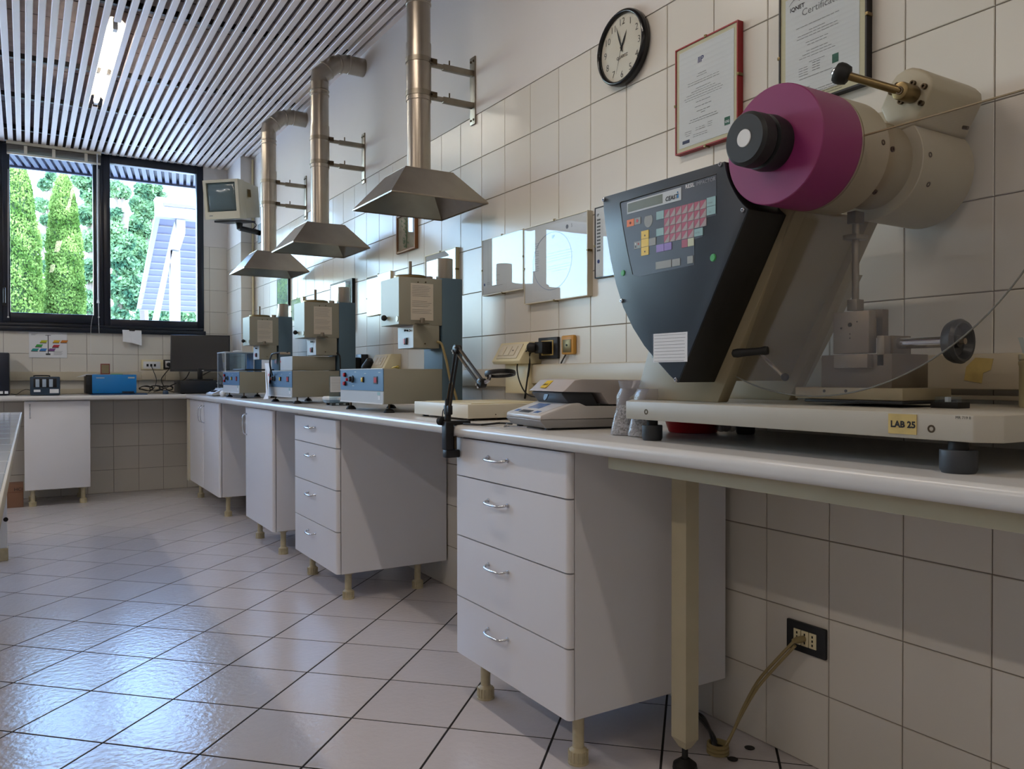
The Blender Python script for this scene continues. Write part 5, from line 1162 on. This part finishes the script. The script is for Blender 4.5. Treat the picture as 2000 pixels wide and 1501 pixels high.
# bags of granules
m_gran = M('speckled granules', '8a8c86', .6, bump=1, bscale=260)
g_t = m_gran.node_tree; vo = g_t.nodes.new('ShaderNodeTexVoronoi'); vo.inputs['Scale'].default_value = 240; cr_ = g_t.nodes.new('ShaderNodeValToRGB')
cr_.color_ramp.elements[0].color = (.05, .055, .05, 1); cr_.color_ramp.elements[1].color = (.55, .56, .52, 1); cr_.color_ramp.elements[0].position = .15; cr_.color_ramp.elements[1].position = .75
tc_ = g_t.nodes.new('ShaderNodeTexCoord'); g_t.links.new(tc_.outputs['Object'], vo.inputs['Vector']); g_t.links.new(vo.outputs['Color'], cr_.inputs[0]); g_t.links.new(cr_.outputs[0], g_t.nodes['Principled BSDF'].inputs['Base Color'])
m_bag = glassy('thin polythene', (.80, .80, .84), 1.45, .15, haze=.24)
for i_, (bx_, by_, rx, ry, hh, lb_) in enumerate(((1.315, 1.585, .03, .030, .14, 'clear bag of speckled grey granules nearer the analyser'), (1.318, 1.515, .032, .036, .12, 'clear bag of speckled grey granules beside the tester foot'))):
    t = thing('granule_bag', lb_, 'bag', (bx_, by_, ZT), 'bags of granules'); rg = random.Random(i_)
    def rng(r, z, k=1.0, dy=0, ph=0): return [(bx_+rx*r*math.cos(a)*(1+.08*math.sin(3*a+ph)), by_+dy+ry*r*math.sin(a)*(1+.10*math.sin(2*a+ph)), ZT+z) for a in [2*PI*q/28 for q in range(28)]]
    MB().loft([rng(.85, .001), rng(1.12, .003), rng(1.05, .018), rng(.9, .045), rng(.7, .066), rng(.4, .076)]).build('granules', m_gran, t, smooth=True)
    MB().loft([rng(1.16, .001), rng(1.2, .004), rng(1.1, .02), rng(.92, .045), rng(.8, .07, ph=1, dy=-.005), rng(.9, .10, ph=2, dy=-.01), rng(.7, .12, ph=3, dy=-.015), rng(1.0, hh, ph=4, dy=-.02)], cap=False).build('bag_film', m_bag, t, smooth=True)
t = thing('red_bowl', 'red plastic bowl on the worktop beneath the tester base', 'bowl', (1.54, 1.57, ZT))
MB().lathe([(.06, 0), (.064, .002), (.074, .03), (.076, .031), (.074, .032), (.062, .004)], (1.535, 1.565, ZT), (0, 0, 1), 40).build('body', m_red, t, smooth=True)
t = thing('crumpled_bag', 'crumpled clear bag on the worktop right of the red bowl', 'bag', (1.58, 1.45, ZT))
rg = random.Random(9); m = MB()
for k in range(5):
    m.ball((1.56+rg.uniform(-.012, .02), 1.475+rg.uniform(-.01, .01), ZT+.018), .013, 10, 7, (1.1, 1, 1))
m.build('film', m_bag, t, smooth=True)

# ================================================================== window worktop
def B(x0, x1, y0, y1, z0, z1, name, mm, par, bevel=.003): return MB().box(x0, x1, y0, y1, z0, z1).build(name, mm, par, bevel=bevel)
t = thing('flat_monitor', 'black flat screen monitor in the corner on top of a computer case', 'monitor', (1.32, 7.35, .99))
a, b, c_, d_ = [PY(*p, 7.35) for p in ((343, 653), (457, 654), (440, 724), (335, 724))]
th = math.radians(-14); cx2 = 1.315; W2 = .25; c0 = Vector((cx2, 7.36, 0)); dx = Vector((math.cos(th), math.sin(th), 0)); dn = Vector((math.sin(th), -math.cos(th), 0))
def scr(u0, u1, z0, z1, h0, h1, tilt=.2):
    vs = []
    for h in (h0, h1):
        for u, z in ((u0, z0), (u1, z0), (u1, z1), (u0, z1)):
            vs.append(c0+dx*u+dn*(h-(z-1.05)*tilt)+Vector((0, 0, z)))
    return MB().add(vs, [(0, 1, 2, 3), (7, 6, 5, 4), (0, 4, 5, 1), (1, 5, 6, 2), (2, 6, 7, 3), (3, 7, 4, 0)])
s_ = scr(-.245, .245, 1.062, 1.385, -.03, .0).build('casing', m_dark, t, bevel=.003)
scr(-.235, .235, 1.082, 1.377, .0, .001).build('screen', m_screen, t)
scr(-.02, .03, 1.069, 1.074, .0, .0012).build('badge', m_mwhite, s_)
MB().box(cx2-.02, cx2+.02, 7.36, 7.385, .99, 1.09).build('neck', m_black, t, bevel=.003)
MB().box(cx2-.10, cx2+.10, 7.31, 7.48, .985, .995).build('stand_foot', m_black, t, bevel=.003)
t = thing('desktop_computer', 'black flat desktop computer case lying beneath the corner monitor', 'computer', (1.34, 7.4, ZT))
B(1.14, 1.56, 7.30, 7.62, ZT+.006, .983, 'case', m_dark, t); B(1.145, 1.555, 7.296, 7.30, ZT+.012, .978, 'front_panel', M('navy black panel', '101822', .35), t, .001)
for x in (1.17, 1.53): B(x-.012, x+.012, 7.33, 7.36, ZT, ZT+.007, 'foot', m_rub, t, .001)
B(1.44, 1.5, 7.292, 7.297, .955, .966, 'badge', m_mwhite, t, 0)
t = thing('blue_instrument', 'bright blue box instrument with a black end on the window worktop', 'instrument', (.6, 7.4, ZT))
B(.47, .80, 7.30, 7.55, ZT+.012, 1.035, 'casing', m_blue, t, .006); B(.425, .472, 7.305, 7.545, ZT+.012, 1.032, 'end_cap', m_black, t, .004)
B(.432, .45, 7.302, 7.306, .95, 1.015, 'vent_slot', m_dark, t, .001)
B(.50, .56, 7.2985, 7.30, 1.005, 1.011, 'lettering', m_mwhite, t, 0); B(.735, .785, 7.2985, 7.30, 1.003, 1.015, 'badge', m_mwhite, t, 0)
MB().cyl((.51, 7.3, .905), (.51, 7.297, .905), .004, n=10).build('indicator', m_green, t)
B(.69, .78, 7.298, 7.30, ZT+.013, ZT+.028, 'finger_recess', m_navy, t, 0)
for x in (.45, .76): B(x, x+.03, 7.32, 7.5, ZT+.008, ZT+.013, 'foot', m_rub, t, 0)
o = B(.46, .875, 7.225, 7.56, ZT, ZT+.008, 'blue_tray', M('dark blue tray', '12406e', .4), None); tag(o, 'thin dark blue tray under the blue instrument', 'tray')
t = thing('dark_instrument', 'dark blue box instrument with a clear window and four pale tubes', 'instrument', (.14, 7.35, ZT))
bd = B(.038, .242, 7.25, 7.44, ZT+.004, 1.018, 'casing', M('dark slate casing', '26384a', .4), t, .008)
m = MB(); m.tube([(.068, 7.34, 1.016), (.07, 7.34, 1.026), (.165, 7.34, 1.026), (.17, 7.34, 1.016)], .005, 8); m.build('carry_handle', m_black, t, smooth=True)
wn = B(.06, .218, 7.247, 7.25, .933, 1.005, 'window', m_black, t, .001)
for k in range(3): B(.074+.046*k, .1+.046*k, 7.245, 7.248, .937, .998, 'pale_tube', M('pale tube' + str(k), '9aa9b8', .3), wn, .002)
B(.062, .107, 7.2485, 7.25, .898, .916, 'label', m_paper, t, 0); B(.17, .232, 7.2485, 7.25, .888, .92, 'label', m_paper, t, 0)
o = MB().tube([(.04, 7.3, .912), (.01, 7.3, .918), (-.02, 7.3, .905), (-.05, 7.3, .882), (-.09, 7.3, .885)], .0025, 6).build('cable', m_cableb, smooth=True); tag(o, 'thin dark lead leaving the left side of the dark blue instrument', 'cable')
t = thing('computer_tower', 'black computer tower cut by the left edge on the window worktop', 'computer', (-.2, 7.4, ZT))
B(-.30, -.1, 7.29, 7.70, ZT+.006, 1.205, 'case', M('blue black case', '121826', .35), t, .006)
for k in range(2): B(-.165+.034*k, -.142+.034*k, 7.288, 7.29, .886, .906, 'sticker', m_paper, t, 0)
B(-.28, -.12, 7.3, 7.6, ZT, ZT+.007, 'foot', m_rub, t, 0)
o = B(-.2, -.06, 7.18, 7.28, ZT, ZT+.003, 'paper_sheet', m_paper, None, 0); tag(o, 'sheet of paper in front of the black computer tower', 'paper')
sheet('paper_sheet', [(.355, 7.32, 1.012), (.42, 7.31, 1.036), (.52, 7.31, 1.040), (.54, 7.42, 1.040), (.43, 7.43, 1.038)], 'crumpled white sheet lying on the blue instrument', 'paper')
o = B(.62, .70, 7.33, 7.5, 1.036, 1.040, 'green_folder', m_green, None, .001); tag(o, 'green slip lying on top of the blue instrument', 'folder')
t = thing('photo_card', 'small red-framed brown card standing behind the blue instrument', 'framed card', (.59, 7.6, 1.03))
B(.553, .624, 7.585, 7.60, 1.037, 1.128, 'frame', M('brick red frame', '7c2d2a', .5), t, .001); B(.560, .617, 7.583, 7.586, 1.045, 1.12, 'card', M('olive brown card', '8b7b5b', .7), t, 0)
o = B(.56, .62, 7.565, 7.66, 1.0, 1.037, 'card_stand', m_pvc, None, .002); tag(o, 'low cream block carrying the red-framed card', 'stand')
o.location.z = 1.0
# poster and note
t = thing('poster', 'white poster with coloured tiles round a mast on the tiled window wall', 'poster', (.17, BY-.008, 1.177))
YP = BY-.0085
ps = MB().box(.034, .312, YP, BY-.0055, 1.178, 1.393).build('sheet', m_paper, t)
def q4(x, z, w, h, col, sk=.012):
    m = MB(); v = [(x, YP-.0004, z), (x+w, YP-.0004, z), (x+w+sk, YP-.0004, z+h), (x+sk, YP-.0004, z+h)]; m.add(v, [(0, 1, 2, 3)]); m.build('coloured_tile', M('print '+col, col, .7), ps)
    m = MB(); m.add([(x, YP-.0003, z-.006), (x+w, YP-.0003, z-.006), (x+w+sk*.6, YP-.0003, z), (x, YP-.0003, z)], [(0, 1, 2, 3)]); m.build('tile_shadow', m_foot, ps)
for px, py, w_, h_, c in ((82, 665, 30, 10, 'b6b92e'), (107, 665, 28, 10, 'd9a91f'), (122, 665, 26, 10, 'c9792a'), (73, 673, 30, 10, '3e9a44'), (106, 674, 28, 10, 'b2303c'), (65, 681, 30, 9, '2a8f8a'), (81, 681, 27, 9, '3a7fc4'), (98, 681, 27, 9, '7b4c86')):
    p = PY(px, py, YP); q4(p.x-.016, p.z-.016, .046, .020, c)
a = PY(94, 655, YP); b = PY(93, 693, YP)
m = MB(); m.box(a.x-.003, a.x+.003, YP-.0008, YP-.0003, b.z, a.z); m.box(a.x-.02, a.x+.02, YP-.0008, YP-.0003, a.z, a.z+.004); m.box(a.x-.018, a.x+.016, YP-.0008, YP-.0003, b.z, b.z+.014); m.build('mast', m_foot, ps)
m = MB()
for k in range(3): m.box(.05, .10-.01*k, YP-.0005, YP-.0002, 1.378-.006*k, 1.380-.006*k)
for k in range(6): m.box(.212, .28-.005*(k % 3), YP-.0005, YP-.0002, 1.232-.006*k, 1.2335-.006*k)
m.build('printed_lines', m_inkg, ps)
t = thing('pinned_note', 'curling white note held by a clip under the window sill', 'note', (.81, BY-.04, 1.29))
MB().loft([[(.735, BY-.037, 1.428), (.738, BY-.05, 1.36), (.736, BY-.058, 1.325)], [(.81, BY-.039, 1.428), (.81, BY-.052, 1.36), (.812, BY-.064, 1.313)], [(.888, BY-.037, 1.426), (.888, BY-.052, 1.34), (.886, BY-.06, 1.292)]], cap=False, closed=False).build('sheet', m_paper, t)
MB().box(.79, .835, BY-.045, BY-.035, 1.42, 1.44).build('clip', m_black, t, bevel=.002)
# sockets on the back wall
t = thing('wall_socket', 'cream double socket with a plug in it on the window wall trunking', 'socket', (.97, BY-.05, 1.0))
B(.885, 1.065, BY-.05, BY-.006, 1.078, 1.168, 'box', m_pvcd, t); B(.90, 1.04, BY-.054, BY-.05, 1.088, 1.152, 'plate', m_white, t, .001)
for x in (.925, .955, .985): B(x, x+.018, BY-.0555, BY-.054, 1.107, 1.13, 'socket_slot', m_black, t, 0)
t = thing('wall_socket', 'black socket with round black plug beside the cream double socket', 'socket', (1.1, BY-.05, 1.07))
B(1.07, 1.15, BY-.02, BY-.006, 1.088, 1.17, 'plate', m_dark, t); B(1.085, 1.14, BY-.023, BY-.02, 1.10, 1.158, 'inner_frame', m_white, t, .001)
MB().cyl((1.113, BY-.022, 1.128), (1.113, BY-.06, 1.122), .019, .016, 20).build('plug', m_rub, t, bevel=.003)
t = thing('trunking_box', 'cream junction box in the trunking under the two window wall sockets', 'junction box', (1.03, BY-.06, 1.0))
B(.885, 1.08, BY-.062, BY-.046, .99, 1.074, 'box', m_tr, t); B(1.082, 1.20, BY-.06, BY-.046, .985, 1.07, 'box', m_tr, t)
def cable(pts, r, l_, mm=m_cableb, nm='cable', grp='cables tangled behind the blue instrument'):
    o = MB().tube(pts, r, 7).build(nm, mm, smooth=True); tag(o, l_, 'cable', grp)
cable([(1.113, BY-.06, 1.12), (1.11, BY-.08, 1.09), (1.07, BY-.09, 1.04), (1.04, BY-.1, .99), (1.06, BY-.12, .93), (1.1, BY-.13, .89), (1.16, BY-.14, .878)], .004, 'black lead hanging from the round plug on the window wall')
cable([(.965, BY-.056, 1.11), (.98, BY-.09, 1.06), (1.0, BY-.1, .99), (.98, BY-.12, .92), (.93, BY-.14, .88)], .003, 'grey lead hanging from the cream double socket', m_foot)
rc = random.Random(11)
for k, l_ in enumerate(('black cable coil nearest the blue instrument', 'black cable coil in the middle of the tangle', 'loose black loop at the right of the tangle')):
    cx3 = .90+.08*k; pts = []
    for q in range(20):
        a_ = q*.85; pts.append((cx3+(.05+.012*rc.random())*math.cos(a_), 7.5+.03*math.sin(a_)+.02*rc.random(), ZT+.025+.035*(.5+.5*math.sin(a_))+.012*rc.random()))
    cable(pts, .0035, l_)
cable([(1.0, 7.5, .90), (1.08, 7.5, .93), (1.16, 7.5, .97), (1.22, 7.52, 1.0), (1.25, 7.5, 1.06)], .004, 'black cable climbing from the tangle to the monitor')
cable([(.95, 7.46, .885), (1.02, 7.46, .905), (1.08, 7.47, .935), (1.13, 7.5, .955)], .0035, 'black cable running from the tangle to the computer case')
cable([(1.345, 7.4, 1.03), (1.38, 7.42, 1.05), (1.43, 7.43, 1.07)], .004, 'short black cable behind the monitor neck')
o = MB().lathe([(.022, 0), (.024, .006), (.022, .026), (.012, .032)], (1.02, 7.27, ZT), (0, 0, 1), 20).build('small_device', M('slate plastic', '33465c', .4), smooth=True); tag(o, 'small slate blue puck on the window worktop near the cables', 'device')

# television on its wall arm
t = thing('old_television', 'old cream tube monitor hanging on a black arm right of the window', 'television', (1.42, 6.9, 2.4))
YF = 6.75
A_ = [PY(397, 353, YF), PY(457, 348, YF), PY(466, 425, YF), PY(406, 430, YF)]
cA = sum(A_, Vector())/4
th = math.radians(44); ux = Vector((math.cos(th), -math.sin(th), 0)); nn = Vector((-math.sin(th)*1, -math.cos(th), -.13)).normalized(); uz = ux.cross(-nn).normalized()
if uz.z < 0: uz = -uz
hx = .145; hz_ = (A_[0].z-A_[3].z)/2*1.0
cF = Vector((PY(432, 389, YF).x, YF, PY(432, 389, YF).z))
def q3(u, w, h): return cF+ux*u+uz*w+nn*h
def slab3(u0, u1, w0, w1, h0, h1, k=1.0):
    vs = [q3(u0, w0, h0), q3(u1, w0, h0), q3(u1, w1, h0), q3(u0, w1, h0), q3(u0*k, w0*k, h1), q3(u1*k, w0*k, h1), q3(u1*k, w1*k, h1), q3(u0*k, w1*k, h1)]
    return MB().add(vs, [(0, 1, 2, 3), (7, 6, 5, 4), (0, 4, 5, 1), (1, 5, 6, 2), (2, 6, 7, 3), (3, 7, 4, 0)])
m_tv = M('aged cream plastic', 'b9b39f', .45)
hx = .158
m = MB(); W_, H2 = hx, hz_
m.add([q3(-W_, -H2, 0), q3(W_, -H2, 0), q3(W_, -H2*.62, 0), q3(-W_, -H2*.62, 0), q3(-W_, -H2, -.03), q3(W_, -H2, -.03), q3(W_, -H2*.62, -.03), q3(-W_, -H2*.62, -.03)], [(0, 1, 2, 3), (7, 6, 5, 4), (0, 4, 5, 1), (1, 5, 6, 2), (2, 6, 7, 3), (3, 7, 4, 0)])
for (u0, u1, w0, w1) in ((-W_, -W_*.83, -H2*.62, H2), (W_*.83, W_, -H2*.62, H2), (-W_*.83, W_*.83, H2*.86, H2)):
    m.add([q3(u0, w0, 0), q3(u1, w0, 0), q3(u1, w1, 0), q3(u0, w1, 0), q3(u0, w0, -.03), q3(u1, w0, -.03), q3(u1, w1, -.03), q3(u0, w1, -.03)], [(0, 1, 2, 3), (7, 6, 5, 4), (0, 4, 5, 1), (1, 5, 6, 2), (2, 6, 7, 3), (3, 7, 4, 0)])
m.build('bezel', m_tv, t)
slab3(-W_*1.0, W_*1.0, -H2*1.0, H2*1.0, -.03, -.10).build('front_shell', m_tv, t, bevel=.003)
slab3(-W_*.99, W_*.99, -H2*.95, H2*.95, -.10, -.36, .86).build('rear_shell', m_tv, t, bevel=.004)
# bulging picture tube
rings = []
for k, (s_, h) in enumerate(((1, -.020), (.96, -.012), (.8, -.005), (.5, 0), (.15, .002))):
    rings.append([q3(W_*.83*s_*sx, H2*.12+H2*.74*s_*sz, h) for sx, sz in ((-1, -1), (0, -1.02), (1, -1), (1.02, 0), (1, 1), (0, 1.02), (-1, 1), (-1.02, 0))])
MB().loft(rings).build('picture_tube', m_crt, t, smooth=True, angle=80)
slab3(W_+.0002, W_+.0015, H2*.15, H2*.55, -.14, -.19).build('vent_label', m_brass, t)
slab3(-W_*.75, -W_*.55, -H2*.84, -H2*.8, 0, .001).build('badge', m_inkg, t)
arm = MB(); c1 = q3(0, -H2-.012, -.15)
slab3(-.11, .13, -H2-.022, -H2-.006, -.05, -.28).build('tray', m_black, t)
MB().cyl(c1-Vector((-.05, 0, .01)), c1-Vector((-.05, 0, .06)), .03, .022, 20).build('swivel', m_black, t, bevel=.002)
MB().tube([c1+Vector((.05, 0, -.05)), c1+Vector((.2, .05, -.06)), (WX-.01, c1.y+.1, c1.z-.06)], .022, 10, 1).build('wall_arm', m_black, t)
MB().box(WX-.016, WX-.006, c1.y+.04, c1.y+.16, c1.z-.14, c1.z+.02).build('wall_plate', m_black, t)
MB().tube([q3(W_*.6, -H2-.005, -.28), q3(W_*.8, -H2-.04, -.3), c1+Vector((.16, .05, -.05))], .004, 6).build('lead', m_cableb, t)
# conduit in the corner by the pillar
o = MB().cyl((WX-.022, COLY-.02, ZT), (WX-.022, COLY-.02, 2.93), .009, n=10).build('conduit', m_pvcd, smooth=True); tag(o, 'thin cream conduit running up the wall beside the corner pillar', 'conduit')
# black adaptors on the far trunking
t = thing('power_adaptor', 'black power adaptors plugged in on the wall behind the testers', 'adaptor', (WX-.05, 4.55, 1.05))
MB().box(WX-.05, WX-.005, 4.47, 4.56, 1.06, 1.15).build('body', m_dark, t, bevel=.004); MB().box(WX-.085, WX-.05, 4.48, 4.54, 1.05, 1.13).build('plug', m_rub, t, bevel=.004)
o = MB().lathe([(.02, 0), (.022, .012), (.018, .05), (.008, .06)], (1.35, 3.5, 1.052), (.2, -.3, .5), 14).build('black_clamp', m_rub, smooth=True); tag(o, 'black plastic tool lying on the nearest tester base', 'tool')
o = MB().tube([(1.40, 3.30, 1.056), (1.40, 3.24, 1.064), (1.42, 3.27, 1.062), (1.41, 3.31, 1.06), (1.43, 3.29, 1.056)], .003, 6).build('plastic_strand', m_yel, smooth=True); tag(o, 'curl of yellow plastic on top of the nearest tester base', 'strand')
o = MB().box(WX-.01, WX-.0045, 3.30, 3.45, 1.05, 1.135).build('blue_paper', M('pale blue paper', '8aa9cc', .6)); tag(o, 'pale blue sheet taped to the wall beneath the nearest tester head', 'paper')
o = MB().tube([(1.45, 2.93, ZT+.006), (1.42, 2.99, ZT+.008), (1.46, 3.1, ZT+.006)], .006, 8).build('plug_lead', m_cableb, smooth=True); tag(o, 'black plug lead lying under the nearest tester', 'cable')
